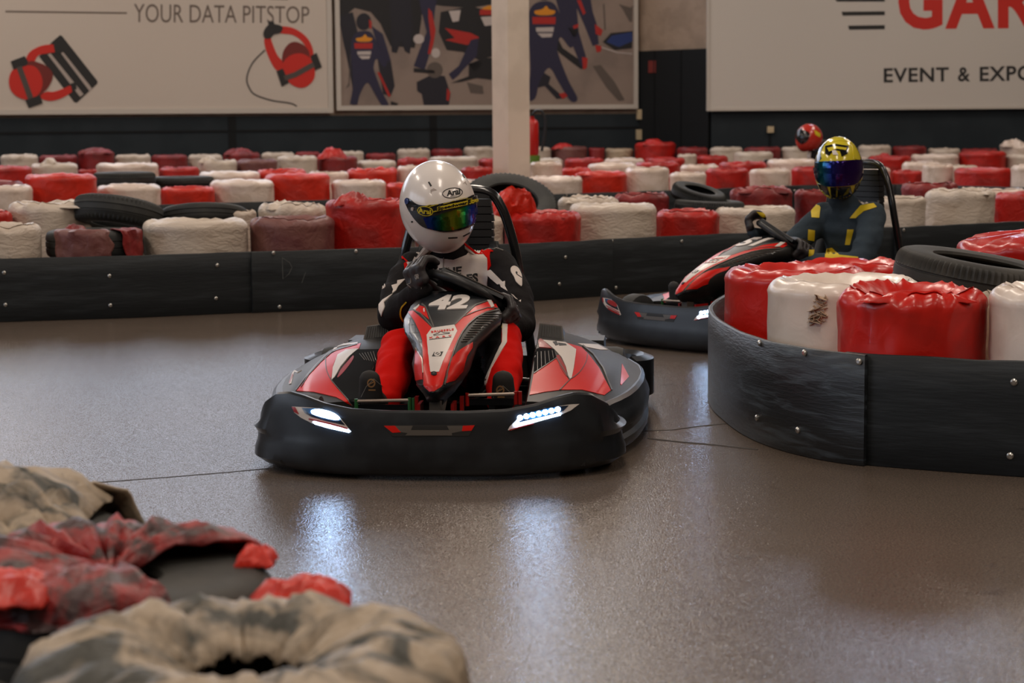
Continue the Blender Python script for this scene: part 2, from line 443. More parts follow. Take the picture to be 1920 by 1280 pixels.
for i, (ya, yb) in enumerate(((-6.5, -2.0), (-1.5, 3.0), (3.5, 8.0), (8.5, 13.0))):
    a, b = (-18.0, ya), (-18.0, yb); mb = MB()
    for k in range(4): wall_slab(mb, along(a, b, max(k / 3 - 0.008, 0)), along(a, b, min(k / 3 + 0.008, 1)), 2.6, 6.4, 0.05, -0.07)
    for z in (2.6, 4.5, 6.35): wall_slab(mb, a, b, z, z + 0.06, 0.05, -0.07)
    for v in mb.v: v.x = 2 * -17.98 - v.x if v.x < -18.0 else v.x
    o = struct('window_%d' % (i + 6), mb, M_FRAME, 'tall side window letting daylight in, bay %s' % ('one', 'two', 'three', 'four')[i], 'window')
    mb = MB(); mb.box((-17.98, (ya + yb) / 2, 4.5), (0.03, yb - ya, 3.8)); build('glass_pane', mb, M_PANE, o, smooth=False)
a, b = (5.05, lerp(P2[1], P3[1], (5.05 - P2[0]) / (P3[0] - P2[0]))), (7.1, lerp(P2[1], P3[1], (7.1 - P2[0]) / (P3[0] - P2[0])))
mb = MB()
for t in (0, .5, 1): wall_slab(mb, along(a, b, max(t - 0.012, 0)), along(a, b, min(t + 0.012, 1)), 6.2, 7.3, 0.05, 0.07)
for z in (6.2, 7.25): wall_slab(mb, a, b, z, z + 0.06, 0.05, 0.07)
o = struct('window_5', mb, M_FRAME, 'small bright window high above the event sign', 'window')
mb = MB(); wall_slab(mb, a, b, 6.2, 7.3, 0.02, 0.03); build('glass_pane', mb, mat('bright_sky_window_glass', (225, 236, 250), 0.3, emit=14.0, ecol=(214, 230, 255)), o, smooth=False)

# floor joints
M_JOINT = mat('floor_joint_dirt', (52, 47, 44), 0.8)
def joint(n, pts, wd, label):
    q = [on_z(x, y) for x, y in pts]; mb = MB()
    for a, b in zip(q, q[1:]):
        d = (b - a).normalized(); s = V((-d.y, d.x, 0)) * wd / 2
        mb.add([p + V((0, 0, z)) for z in (0.0002, 0.0012) for p in (a - s, b - s, b + s, a + s)], [(4, 5, 6, 7), (0, 1, 5, 4), (1, 2, 6, 5), (2, 3, 7, 6), (3, 0, 4, 7)])
    struct('trim_%d' % n, mb, M_JOINT, label, 'floor joint')
joint(2, [(-60, 927), (0, 920), (150, 907), (310, 895), (420, 886), (505, 878)], 0.006, 'thin dark floor joint left of the front kart')
joint(3, [(1205, 808), (1260, 806), (1310, 799), (1375, 793)], 0.006, 'thin dark floor crack right of the front kart')
joint(4, [(1215, 822), (1270, 828), (1340, 834), (1420, 843)], 0.014, 'smudged floor crack running to the near barrier')

# ------------------------------------------------------------------ signs
M_SIGN = mat('white_sign_board', (198, 187, 176), 0.55)
M_SIGN2 = mat('grey_white_sign_board', (198, 192, 185), 0.55)
M_SFRAME = mat('sign_frame_aluminium', (192, 185, 176), 0.45)
M_INK = mat('black_print', (34, 34, 34), 0.6); M_INKG = mat('grey_print', (104, 92, 84), 0.6)
M_INKR = mat('red_print', (196, 36, 24), 0.55); M_INKR2 = mat('dark_red_print', (112, 34, 28), 0.6); M_INKL = mat('light_grey_print', (170, 158, 150), 0.6)
M_INKM = mat('mid_grey_print', (76, 68, 64), 0.6)
def plane_hit(a, b, off, px, py):
    a3, b3 = V((a[0], a[1], 0)), V((b[0], b[1], 0)); d = (b3 - a3).normalized(); n = V((d.y, -d.x, 0))
    r = ray(px, py); return CAM + r * ((a3 + n * off - CAM).dot(n) / r.dot(n)), n
def panel(name, a, b, px0, py0, px1, py1, thick, mats, label, cat, frame=0.05):
    """a flat board on the wall line a-b whose face covers the picture rectangle"""
    d = V((b[0] - a[0], b[1] - a[1], 0)).normalized()
    pl = plane_hit(a, b, thick, px0, (py0 + py1) / 2)[0]; pr, n = plane_hit(a, b, thick, px1, (py0 + py1) / 2)
    zb = (plane_hit(a, b, thick, px0, py1)[0].z + plane_hit(a, b, thick, px1, py1)[0].z) / 2
    zt = (plane_hit(a, b, thick, px0, py0)[0].z + plane_hit(a, b, thick, px1, py0)[0].z) / 2
    root = empty(name, ((pl.x + pr.x) / 2, (pl.y + pr.y) / 2, zb)); tag(root, label, cat)
    Mi = Matrix.Translation(-root.location)
    mb = MB(); q = [pl, pr, pr - n * thick, pl - n * thick]
    mb.add([V((p.x, p.y, z)) for z in (zb, zt) for p in q], [(3, 2, 1, 0), (4, 5, 6, 7), (0, 1, 5, 4), (1, 2, 6, 5), (2, 3, 7, 6), (3, 0, 4, 7)])
    for i in range(len(mb.v)): mb.v[i] = Mi @ mb.v[i]
    bd = build('sign_board', mb, mats[0], root, smooth=False)
    fr = MB()
    def bar(p, q, z0, z1):
        qq = [p + n * 0.02, q + n * 0.02, q - n * 0.03, p - n * 0.03]
        fr.add([Mi @ V((c.x, c.y, z)) for z in (z0, z1) for c in qq], [(3, 2, 1, 0), (4, 5, 6, 7), (0, 1, 5, 4), (1, 2, 6, 5), (2, 3, 7, 6), (3, 0, 4, 7)])
    bar(pl - d * frame, pr + d * frame, zb - frame, zb); bar(pl - d * frame, pr + d * frame, zt, zt + frame)
    bar(pl - d * frame, pl, zb, zt); bar(pr, pr + d * frame, zb, zt)
    build('sign_frame', fr, mats[1], root, smooth=False)
    return root, bvh_of(bd.data, Matrix.Translation(root.location)), Mi
BK, RD, GR, DR, LG, MG = 0, 1, 2, 3, 4, 5
SM = [M_INK, M_INKR, M_INKG, M_INKR2, M_INKL, M_INKM]
root, bv, Mi = panel('tools_sign', P0, P1, -90, -70, 613, 204, 0.10, (M_SIGN, M_SFRAME), 'large white wall sign with red grinder drawings beside the pit crew poster', 'sign', 0.07)
shp = [L([(10, 21.5), (238, 24.5)], 3.2, GR), T('YOUR DATA PITSTOP', [(251, 7), (580, 12), (580, 44), (251, 42)], GR, bold=0.0),
    L([(505, -3), (540, -2)], 4, GR)]
film('sign_lettering', shp, bv, SM, root, Mi, 40, base=0.002)
k = lambda pts: [(x / 3, y / 3) for x, y in pts]
shp = [
    # card reader held by two red arms
    P(k([(338, 197), (350, 203), (548, 455), (548, 470), (432, 578), (418, 575), (220, 318), (292, 236)]), BK, 0.002),
    P(k([(284, 300), (268, 306), (450, 545), (470, 530)]), LG, 0.004), P(k([(340, 296), (356, 294), (520, 500), (503, 512)]), LG, 0.004),
    S(k([(148, 330), (170, 290), (230, 258), (300, 250), (322, 262), (318, 290), (268, 300), (215, 312), (190, 350), (165, 352)]), RD, 0.006),
    S(k([(225, 540), (260, 516), (300, 516), (350, 500), (396, 482), (412, 508), (360, 545), (300, 566), (250, 562)]), RD, 0.006),
    P(k([(300, 252), (330, 245), (350, 270), (345, 300), (310, 298)]), BK, 0.008), P(k([(396, 470), (425, 462), (432, 500), (405, 515)]), BK, 0.008),
    S(k([(150, 360), (230, 356), (290, 400), (292, 450), (250, 515), (170, 560)]), DR, 0.008),
    S(k([(50, 450), (70, 395), (120, 372), (190, 372), (230, 420), (238, 480), (215, 530), (160, 560), (100, 545), (60, 505)]), RD, 0.010),
    P(k([(60, 345), (138, 315), (158, 345), (150, 368), (76, 392)]), BK, 0.012), P(k([(142, 562), (225, 535), (240, 580), (162, 608)]), BK, 0.012),
    P(k([(92, 380), (122, 370), (186, 545), (158, 562)]), MG, 0.014),
]
film('red_black_drawing', shp, bv, SM, root, Mi, 30, base=0.002)
shp = [
    # grinder with its cable
    L(k([(1490, 282), (1420, 355), (1388, 440), (1405, 500), (1440, 535), (1530, 565), (1630, 580), (1670, 598)]), 2.6, BK, 0.002, True),
    S(k([(1488, 215), (1520, 205), (1530, 240), (1560, 310), (1600, 360), (1580, 400), (1545, 385), (1510, 320), (1490, 260)]), RD, 0.004),
    S(k([(1560, 150), (1640, 155), (1710, 195), (1750, 250), (1762, 310), (1735, 330), (1725, 275), (1690, 225), (1640, 195), (1570, 185)]), RD, 0.004),
    S(k([(1590, 300), (1620, 250), (1660, 235), (1710, 255), (1740, 300), (1720, 340), (1600, 360)]), DR, 0.006),
    S(k([(1590, 370), (1620, 320), (1680, 300), (1735, 320), (1768, 380), (1765, 445), (1720, 488), (1670, 490), (1620, 455)]), RD, 0.008),
    P(k([(1555, 400), (1590, 385), (1625, 465), (1585, 487)]), BK, 0.010), P(k([(1745, 315), (1780, 297), (1810, 378), (1772, 396)]), BK, 0.010),
    L(k([(1598, 440), (1660, 420), (1765, 362)]), 10, MG, 0.012),
    S(k([(1482, 180), (1510, 140), (1560, 138), (1590, 155), (1575, 185), (1540, 195), (1520, 215), (1490, 215)]), BK, 0.010),
    P(k([(1508, 122), (1540, 122), (1545, 150), (1510, 152)]), BK, 0.012),
]
film('grinder_drawing', shp, bv, SM, root, Mi, 30, base=0.002)

M_PHOTO = mat('poster_print_paper', (142, 126, 116), 0.5, rgb2=(124, 110, 102), nscale=1.2)
root, bv, Mi = panel('pit_crew_poster', P0, P1, 637, -70, 1188, 197, 0.10, (M_PHOTO, M_SFRAME), 'wide framed photo poster of a racing pit crew behind the white post', 'poster', 0.065)
q = lambda pts: [(620 + x * 0.375, y * 0.375) for x, y in pts]
M_NAVY = mat('navy_print', (38, 36, 62), 0.55); M_NAVY2 = mat('dark_navy_print', (27, 27, 38), 0.55); M_PBLACK = mat('black_photo_print', (24, 24, 28), 0.5)
M_PRED = mat('red_photo_print', (170, 36, 30), 0.5); M_PYEL = mat('yellow_photo_print', (214, 140, 30), 0.5); M_PWHITE = mat('pale_photo_print', (186, 176, 172), 0.5)
M_PBLUE = mat('blue_photo_print', (30, 52, 110), 0.5); M_PGREY = mat('grey_photo_print', (92, 82, 76), 0.5)
PM = [M_NAVY, M_NAVY2, M_PBLACK, M_PRED, M_PYEL, M_PWHITE, M_PBLUE, M_PGREY]
NV, ND, PB, PR, PY, PW, PU, PG = range(8)
def man_back(cx, top, s):
    f = lambda pts: q([(cx + x * s, top + y * s) for x, y in pts])
    return [S(f([(-42, 0), (0, -12), (42, 0), (75, 60), (125, 150), (110, 185), (70, 140), (55, 180), (60, 215), (100, 320), (140, 400), (110, 410), (60, 330), (20, 270), (-20, 330), (-40, 400), (-75, 400), (-60, 300), (-62, 200), (-70, 120), (-66, 40)]), NV, 0.004),
        ELL(f([(0, -62)])[0], 40 * s * 0.375, 46 * s * 0.375, ND, 0.005), P(f([(28, -75), (44, -60), (40, -20), (30, -30)]), PR, 0.006),
        P(f([(-52, 55), (48, 55), (46, 85), (-50, 85)]), PR, 0.006), S(f([(-42, 30), (-10, 22), (8, 8), (20, 22), (46, 30), (30, 46), (-30, 46)]), PY, 0.007),
        P(f([(-36, 100), (40, 98), (38, 118), (-34, 118)]), PW, 0.006), P(f([(-30, 124), (36, 124), (30, 140), (-10, 142)]), PW, 0.006)]
shp = [P(q([(45, -60), (815, -60), (815, 20), (700, 40), (560, 30), (480, 20), (440, 110), (420, 240), (300, 230), (250, 120), (200, 60), (120, 40), (60, 90), (45, 120)]), PB, 0.001),
    P(q([(45, 80), (110, 60), (140, 180), (110, 420), (120, 527), (45, 527)]), ND, 0.002), P(q([(45, 300), (100, 270), (95, 430), (50, 460)]), PG, 0.003),
    P(q([(290, -60), (400, -60), (410, 150), (395, 270), (370, 255), (352, 200), (330, 265), (305, 260), (300, 120)]), ND, 0.003),
    P(q([(430, -60), (540, -60), (520, 60), (510, 160), (500, 250), (470, 350), (415, 330), (440, 260), (480, 160), (455, 60)]), NV, 0.003),
    P(q([(488, 40), (505, 60), (524, 150), (515, 210), (500, 270), (485, 270), (500, 190), (488, 90)]), PR, 0.004),
    P(q([(430, 410), (500, 375), (570, 380), (600, 470), (590, 525), (465, 525), (455, 470), (432, 455)]), ND, 0.003), ELL(q([(520, 350)])[0], 15, 15, PG, 0.004),
    P(q([(415, 340), (520, 352), (520, 368), (415, 360)]), PB, 0.004), P(q([(582, 440), (598, 460), (590, 505), (578, 500)]), PR, 0.004),
    # the car between the crew
    P(q([(550, 60), (700, 30), (810, 60), (815, 280), (740, 300), (660, 260), (580, 250), (540, 160)]), PB, 0.002),
    P(q([(570, 140), (700, 165), (740, 185), (740, 200), (680, 225), (570, 200), (620, 190)]), PR, 0.003), P(q([(590, 55), (650, 50), (640, 105), (610, 110)]), PW, 0.003),
    P(q([(640, 330), (700, 200), (740, 190), (730, 280), (660, 350), (640, 375), (610, 400), (590, 370)]), NV, 0.004), P(q([(690, 320), (770, 290), (815, 290), (815, 400), (730, 390), (650, 410), (600, 415), (690, 380)]), PB, 0.003),
    P(q([(690, 320), (740, 300), (760, 320), (720, 360)]), PB, 0.003), ELL(q([(440, 195)])[0], 10, 9, PW, 0.004), ELL(q([(525, 265)])[0], 8, 9, PW, 0.004),
    P(q([(1005, 300), (1010, 160), (1120, 160), (1160, 240), (1260, 310), (1280, 340), (1250, 345), (1150, 270), (1110, 230), (1060, 250)]), PB, 0.002),
    P(q([(1060, 360), (1100, 385), (1090, 420), (1170, 490), (1130, 495), (1070, 430), (1030, 440), (1030, 380)]), ND, 0.002),
    P(q([(1110, -60), (1290, -60), (1310, 60), (1330, 120), (1340, 220), (1310, 230), (1270, 130), (1230, 40), (1240, 160), (1275, 280), (1280, 340), (1250, 330), (1200, 200), (1160, 120)]), NV, 0.003),
    P(q([(1230, 0), (1250, 0), (1275, 65), (1262, 75)]), PR, 0.004), P(q([(1320, 120), (1360, 150), (1350, 180), (1325, 170)]), PR, 0.004), P(q([(1256, 285), (1285, 290), (1280, 340), (1262, 348)]), PR, 0.004),
    P(q([(1210, 130), (1240, 118), (1235, 138), (1215, 145)]), PR, 0.004), P(q([(1322, 225), (1355, 230), (1350, 258), (1330, 262)]), PR, 0.004),
    P(q([(1360, 210), (1400, 165), (1510, 155), (1520, 240), (1420, 250)]), PB, 0.003), P(q([(1378, 210), (1405, 178), (1505, 160), (1510, 205), (1440, 235)]), PU, 0.004),
    L(q([(1350, 235), (1430, 262), (1520, 268)]), 2, PW, 0.004), P(q([(1310, 330), (1350, 325), (1420, 410), (1470, 500), (1440, 505), (1380, 440)]), PG, 0.002),
    L(q([(1365, 20), (1372, 150)]), 2.5, PG, 0.003), L(q([(1520, 30), (1470, 60), (1500, 110)]), 2.5, PG, 0.003), P(q([(1140, 470), (1170, 462), (1185, 480), (1160, 495)]), PR, 0.004),
    P(q([(680, 410), (760, 430), (765, 470), (700, 465)]), PG, 0.002)]
shp += [P(q([(45, 470), (110, 460), (115, 527), (45, 527)]), PB, 0.003), P(q([(235, 300), (300, 300), (320, 430), (300, 480), (262, 470)]), ND, 0.003), P(q([(205, 130), (260, 170), (300, 300), (285, 310), (235, 230)]), NV, 0.004), P(q([(300, 505), (340, 518), (330, 527), (300, 525)]), PB, 0.003),
    P(q([(395, 60), (440, 20), (455, 90), (440, 190), (405, 215)]), PB, 0.0025), P(q([(1160, 130), (1240, 150), (1215, 210), (1170, 190)]), PB, 0.003), P(q([(1440, 20), (1520, 40), (1515, 110)]), PG, 0.002)]
shp += man_back(165, 165, 0.92)
shp += man_back(1068, 20, 1.18)
shp += [P(q([(745, 50), (815, 40), (815, 75), (745, 75)]), PR, 0.006), P(q([(750, 85), (812, 82), (810, 125), (770, 130)]), PW, 0.006), S(q([(755, 45), (790, 28), (812, 34), (810, 48)]), PY, 0.007), P(q([(232, 360), (245, 362), (300, 480), (288, 484)]), PR, 0.006)]
film('photo_print', shp, bv, PM, root, Mi, 60, base=0.002)

root, bv, Mi = panel('event_sign', P2, P3, 1330, -110, 2010, 201, 0.14, (M_SIGN2, M_SFRAME), 'large white wall sign with red capitals and black event lettering', 'sign', 0.035)
shp = [P([(1565, -3), (1659, -3), (1659, 3), (1569, 3)], BK), P([(1578, 22), (1659, 21), (1659, 28.5), (1580, 29.5)], BK), P([(1590, 48), (1659, 47), (1659, 55), (1592, 56)], BK)]
film('stripe_marking', shp, bv, SM, root, Mi, 40, base=0.002)
shp = [T('GARAGE', [(1684, -50), (2190, -52), (2190, 52), (1684, 56)], RD, bold=0.035, spacing=1.12)]
film('red_lettering', shp, bv, SM, root, Mi, 40, base=0.002)
shp = [T(t_, q_, BK, bold=0.022, spacing=1.08) for t_, q_ in (('EVENT', [(1657, 128), (1779, 126), (1779, 153), (1657, 155)]), ('&', [(1796, 126), (1819, 126), (1819, 153), (1796, 153)]), ('EXPO', [(1837, 125), (1938, 122), (1938, 151), (1837, 153)]))]
for q_ in shp: film('black_lettering', [q_], bv, SM, root, Mi, 40, base=0.002)

# small fixtures on the dark walls
M_CREAM = mat('cream_plastic', (190, 172, 140), 0.5)
def wall_box(name, a, b, px0, py0, px1, py1, t, mt, label, cat, group=None):
    pl, n = plane_hit(a, b, 0.06, px0, (py0 + py1) / 2); pr, _ = plane_hit(a, b, 0.06, px1, (py0 + py1) / 2)
    zt = plane_hit(a, b, 0.06, px0, py0)[0].z; zb = plane_hit(a, b, 0.06, px0, py1)[0].z
    mb = MB(); q = [pl + n * t, pr + n * t, pr - n * 0.005, pl - n * 0.005]
    mb.add([V((p.x, p.y, z)) for z in (zb, zt) for p in q], [(3, 2, 1, 0), (4, 5, 6, 7), (0, 1, 5, 4), (1, 2, 6, 5), (2, 3, 7, 6), (3, 0, 4, 7)])
    c = sum((v for v in mb.v), V()) / len(mb.v)
    for i in range(len(mb.v)): mb.v[i] = mb.v[i] - c
    o = build(name, mb, mt, loc=c, smooth=False); bv = o.modifiers.new('bevel', 'BEVEL'); bv.width = 0.006; bv.segments = 2
    tag(o, label, cat, group); return o
o = wall_box('wall_socket', P2, P3, 1438, 237, 1450, 249, 0.05, M_CREAM, 'small cream wall socket box under the event sign', 'socket')
mb = MB(); c = plane_hit(P2, P3, 0.075, 1443.5, 252)[0] - o.location; mb.cyl(c, c + V((0, 0, -0.9)), 0.012, 8); build('conduit', mb, M_BLACKDOOR, o)
wall_box('wall_bracket', P0, P1, 1193, 205, 1207, 224, 0.06, M_CREAM, 'upper of two pale wall brackets below the poster corner', 'bracket', 'wall brackets by the doors')
wall_box('wall_bracket', P0, P1, 1192, 243, 1206, 262, 0.06, M_CREAM, 'lower of two pale wall brackets below the poster corner', 'bracket', 'wall brackets by the doors')
wall_box('fire_notice', P1, P2, 1216, 114, 1230, 137, 0.012, M_INKR2, 'small dim red notice on the black doors', 'notice')

# ------------------------------------------------------------------ white post and extinguisher
M_POST = mat('cream_post_paint', (214, 200, 184), 0.5, rgb2=(204, 190, 174), nscale=3)
YP = 19.7
px = lambda x, y=200, Y=YP: on_y(x, y, Y).x
mb = MB(); ca = math.radians(0)
a0, a1, a2 = px(923), px(953), px(993)
dep = 0.20
mb.add([V((x, y, z)) for z in (0, CEIL) for x, y in ((a0, YP + 0.16), (a1, YP), (a2, YP + 0.06), (a2 - 0.10, YP + 0.30), (a0 + 0.05, YP + 0.34))],
       [(4, 3, 2, 1, 0), (5, 6, 7, 8, 9)] + [(i, (i + 1) % 5, (i + 1) % 5 + 5, i + 5) for i in range(5)])
o = build('support_post', mb, M_POST, smooth=False); tag(o, 'tall cream painted steel support post in front of the poster', 'post', kind='thing')
M_EXT = mat('extinguisher_red', (190, 24, 18), 0.3, coat=0.4); M_HOSE = mat('black_hose', (26, 27, 28), 0.5); M_GREEN = mat('green_base_paint', (96, 130, 40), 0.5)
Ye = 24.0
ex = on_y(1002, 296, Ye); zt, zb = z_at(1002, 222, Ye), z_at(1002, 291, Ye)
root = empty('fire_extinguisher', (ex.x - 0.03, Ye, 0)); tag(root, 'red fire extinguisher with black hose standing beside the cream post', 'extinguisher')
R = 0.085
mb = MB(); mb.lathe([(0.001, zb), (R * 0.9, zb), (R, zb + 0.03), (R, zt - 0.07), (R * 0.8, zt - 0.025), (0.03, zt), (0.03, zt + 0.03), (0.001, zt + 0.03)], n=28); build('cylinder_body', mb, M_EXT, root)
mb = MB(); mb.tube(smooth_path([(0, 0, zt + 0.03), (0.05, 0, zt + 0.09), (0.13, 0, zt + 0.08), (0.17, 0, zt - 0.05), (0.15, 0, zt - 0.25), (0.12, 0, zb + 0.05)], 8), 0.018, 8); mb.box((0, -0.02, zt + 0.05), (0.04, 0.1, 0.03)); build('hose', mb, M_HOSE, root)
mb = MB(); mb.lathe([(0.001, 0), (0.10, 0), (0.10, zb), (0.001, zb)], n=24); build('stand', mb, M_GREEN, root)

# ------------------------------------------------------------------ barriers: boards
def poly_at(pts, s):
    """point and tangent at arc length s"""
    for a, b in zip(pts, pts[1:]):
        l = (b - a).length
        if s <= l or b is pts[-1]: return a + (b - a) * (s / l), (b - a).normalized()
        s -= l
def arc_len(pts): return sum((b - a).length for a, b in zip(pts, pts[1:]))
def board(pts, z0, z1, t, label, group, mt=M_BOARD, screws=(), seed=0, lean=0.0):
    """a bent plastic board standing along pts; the camera side is on the right of the direction of travel"""
    pts = [V((p[0], p[1], 0)) for p in pts]
    c = pts[len(pts) // 2].copy()
    root = empty('barrier_board', (c.x, c.y, 0)); tag(root, label, 'barrier board', group)
    Lg = arc_len(pts); n = max(8, int(Lg / 0.06)); rows = []
    zs = [z0, z0 + 0.004, z0 + (z1 - z0) * 0.33, z0 + (z1 - z0) * 0.66, z1 - 0.004, z1]
    for i in range(n + 1):
        p, d = poly_at(pts, Lg * i / n); nn = V((d.y, -d.x, 0)); e = noise.noise(V((i * 0.35, seed, 1.0))) * 0.004
        p = p - c
        fr = [p + nn * (lean * (z - z0) - (0.004 if k in (0, 5) else 0)) + V((0, 0, z + (e if k >= 4 else 0))) for k, z in enumerate(zs)]
        bk = [q - nn * (t - (0.008 if k in (0, 5) else 0)) for k, q in enumerate(fr)]
        rows.append(fr + bk[::-1])
    mb = MB(); mb.grid(rows, close_u=True, cap=True)
    build('board_panel', mb, mt, root, angle=50)
    for k, (s, z) in enumerate(screws):
        p, d = poly_at(pts, min(s, Lg - 0.02)); nn = V((d.y, -d.x, 0)); q = p - c + nn * 0.001 + V((0, 0, z))
        mb = MB(); mb.tube([q - nn * 0.006, q + nn * 0.004, q + nn * 0.008], [0.011, 0.011, 0.006], 10); build('screw', mb, M_SCREW, root)
    return root
def px_line(pts, z):
    return [on_z(x, y, z) for x, y in pts]
BH = 0.367
ALINE = [V(p + (0,)) for p in [(-3.75, 10.72), (-2.95, 11.02), (-2.21, 11.20), (-1.44, 11.51), (-0.65, 11.79), (0.14, 12.10), (0.61, 12.42), (1.37, 12.88), (2.81, 13.62), (3.85, 14.28), (5.0, 15.0)]]
def cut(pts, xa, xb):
    def at(x):
        for a, b in zip(pts, pts[1:]):
            if a.x <= x <= b.x: return a.lerp(b, (x - a.x) / (b.x - a.x))
        return pts[-1].copy()
    return [at(xa)] + [p for p in pts if xa + 0.02 < p.x < xb - 0.02] + [at(xb)]
def shift(pts, k):
    o = []
    for i, p in enumerate(pts):
        d = (pts[min(i + 1, len(pts) - 1)] - pts[max(i - 1, 0)]).normalized(); o.append(p + V((d.y, -d.x, 0)) * k)
    return o
def arcs_for(pts, pxs, z):
    """arc length along pts where the picture column px meets it"""
    out = []
    for x, y in pxs:
        best = None; Lg = arc_len(pts)
        for i in range(400):
            s = Lg * i / 399; p, _ = poly_at(pts, s); q = p + V((0, 0, 0)) - CAM; 
            k = q.dot(fwd); xx = 960 + FPX * q.dot(rgt) / k
            if best is None or abs(xx - x) < best[0]: best = (abs(xx - x), s, p)
        out.append((best[1], on_y(x, y, best[2].y).z))
    return out
b1 = cut(ALINE, -3.75, -1.40); b2 = shift(cut(ALINE, -1.56, 0.64), 0.03); b3 = cut(ALINE, 0.60, 2.75); b4 = shift(cut(ALINE, 2.70, 5.0), 0.03)
GB = 'long black boards behind the front kart'
board(b1, 0, BH, 0.02, 'long black barrier board under the torn faded tyre', GB, screws=arcs_for(b1, [(11, 511), (208, 517), (410, 497), (11, 571), (207, 572), (406, 559)], 0), seed=1)
bo = board(b2, 0, BH, 0.02, 'black barrier board with scratched triangle right behind the front kart', GB, screws=arcs_for(b2, [(515, 474), (670, 471), (525, 575), (1060, 482), (1049, 532)], 0), seed=2)
board(b3, 0, BH, 0.02, 'black barrier board behind the nose of the second kart', GB, screws=arcs_for(b3, [(1147, 452), (1278, 452), (1154, 539)], 0), seed=3)
board(b4, 0, BH, 0.02, 'black barrier board behind the yellow helmeted driver', GB, screws=arcs_for(b4, [(1693, 431)], 0), seed=4)
M_SCRATCH = mat('board_scratch', (92, 94, 94), 0.6)
Mb = Matrix.Translation(bo.location)
film('scratch_mark', [L([(529, 483), (530.5, 523), (542, 513), (547.5, 501), (543, 492), (529, 483)], 1.0, 0, 0), L([(573, 510), (566, 530)], .8, 0, 0)], bvh_of(bo.children[0].data, Mb), [M_SCRATCH], bo, Mb.inverted(), 5, base=.001)
BZ = 0.42
BPX = [(-160, 402), (0, 396), (200, 388), (400, 380), (740, 371), (1030, 364), (1300, 355), (1500, 347), (1700, 345), (1920, 351), (2050, 354)]
BLINE = px_line(BPX, BZ)
for p in BLINE: p.z = 0
GBB = 'black boards of the middle barrier'
cuts = [BLINE[0].x, -3.0, -1.05, 0.55, 2.2, 4.2, BLINE[-1].x]
txt = ['under the big red tyre at the edge', 'behind the leaning black tyres', 'behind the white helmet', 'between the post and the red tyres', 'behind the second driver', 'beyond the roll bar of the second kart']
for i, (xa, xb) in enumerate(zip(cuts, cuts[1:])):
    pts = shift(cut(BLINE, xa, xb), 0.03 if i % 2 else 0.0)
    Lg = arc_len(pts)
    board(pts, 0, BZ, 0.02, 'far black barrier board ' + txt[i], GBB, screws=[(Lg * t, BZ - 0.055) for t in (0.15, 0.5, 0.85)], seed=10 + i)
# boards of the near barrier on the right, bent round its end
RL = [V(p + (0,)) for p in [(0.95, 8.35), (0.84, 7.9), (0.805, 7.5), (0.812, 7.2), (0.843, 6.85), (0.9, 6.58), (0.995, 6.36), (1.13, 6.195), (1.36, 6.06), (1.6, 5.945), (2.3, 5.63)]]
RS = smooth_path(RL, 8); RS = [V(p) for p in RS]
iA = min(range(len(RS)), key=lambda i: (RS[i] - V((1.165, 6.17, 0))).length)
bA = shift(RS[:iA + 1], 0.024); bB = RS[iA - 3:]
board(bA, 0, BH, 0.02, 'bent scuffed black board round the end of the near barrier', 'boards of the near barrier', M_BOARD_WORN_SHEEN,
      screws=arcs_for(bA[int(len(bA) * .45):], [(1424, 643), (1508, 661), (1616, 678), (1420, 783), (1497, 806)], 0) and [(s + arc_len(bA[:int(len(bA) * .45) + 1]), z) for s, z in arcs_for(bA[int(len(bA) * .45):], [(1424, 643), (1508, 661), (1616, 678), (1420, 783), (1497, 806)], 0)], seed=21)
board(bB, 0, BH, 0.02, 'straight black board of the near barrier beyond the overlap', 'boards of the near barrier', M_BOARD, screws=arcs_for(bB, [(1897, 716), (1893, 854)], 0), seed=22)

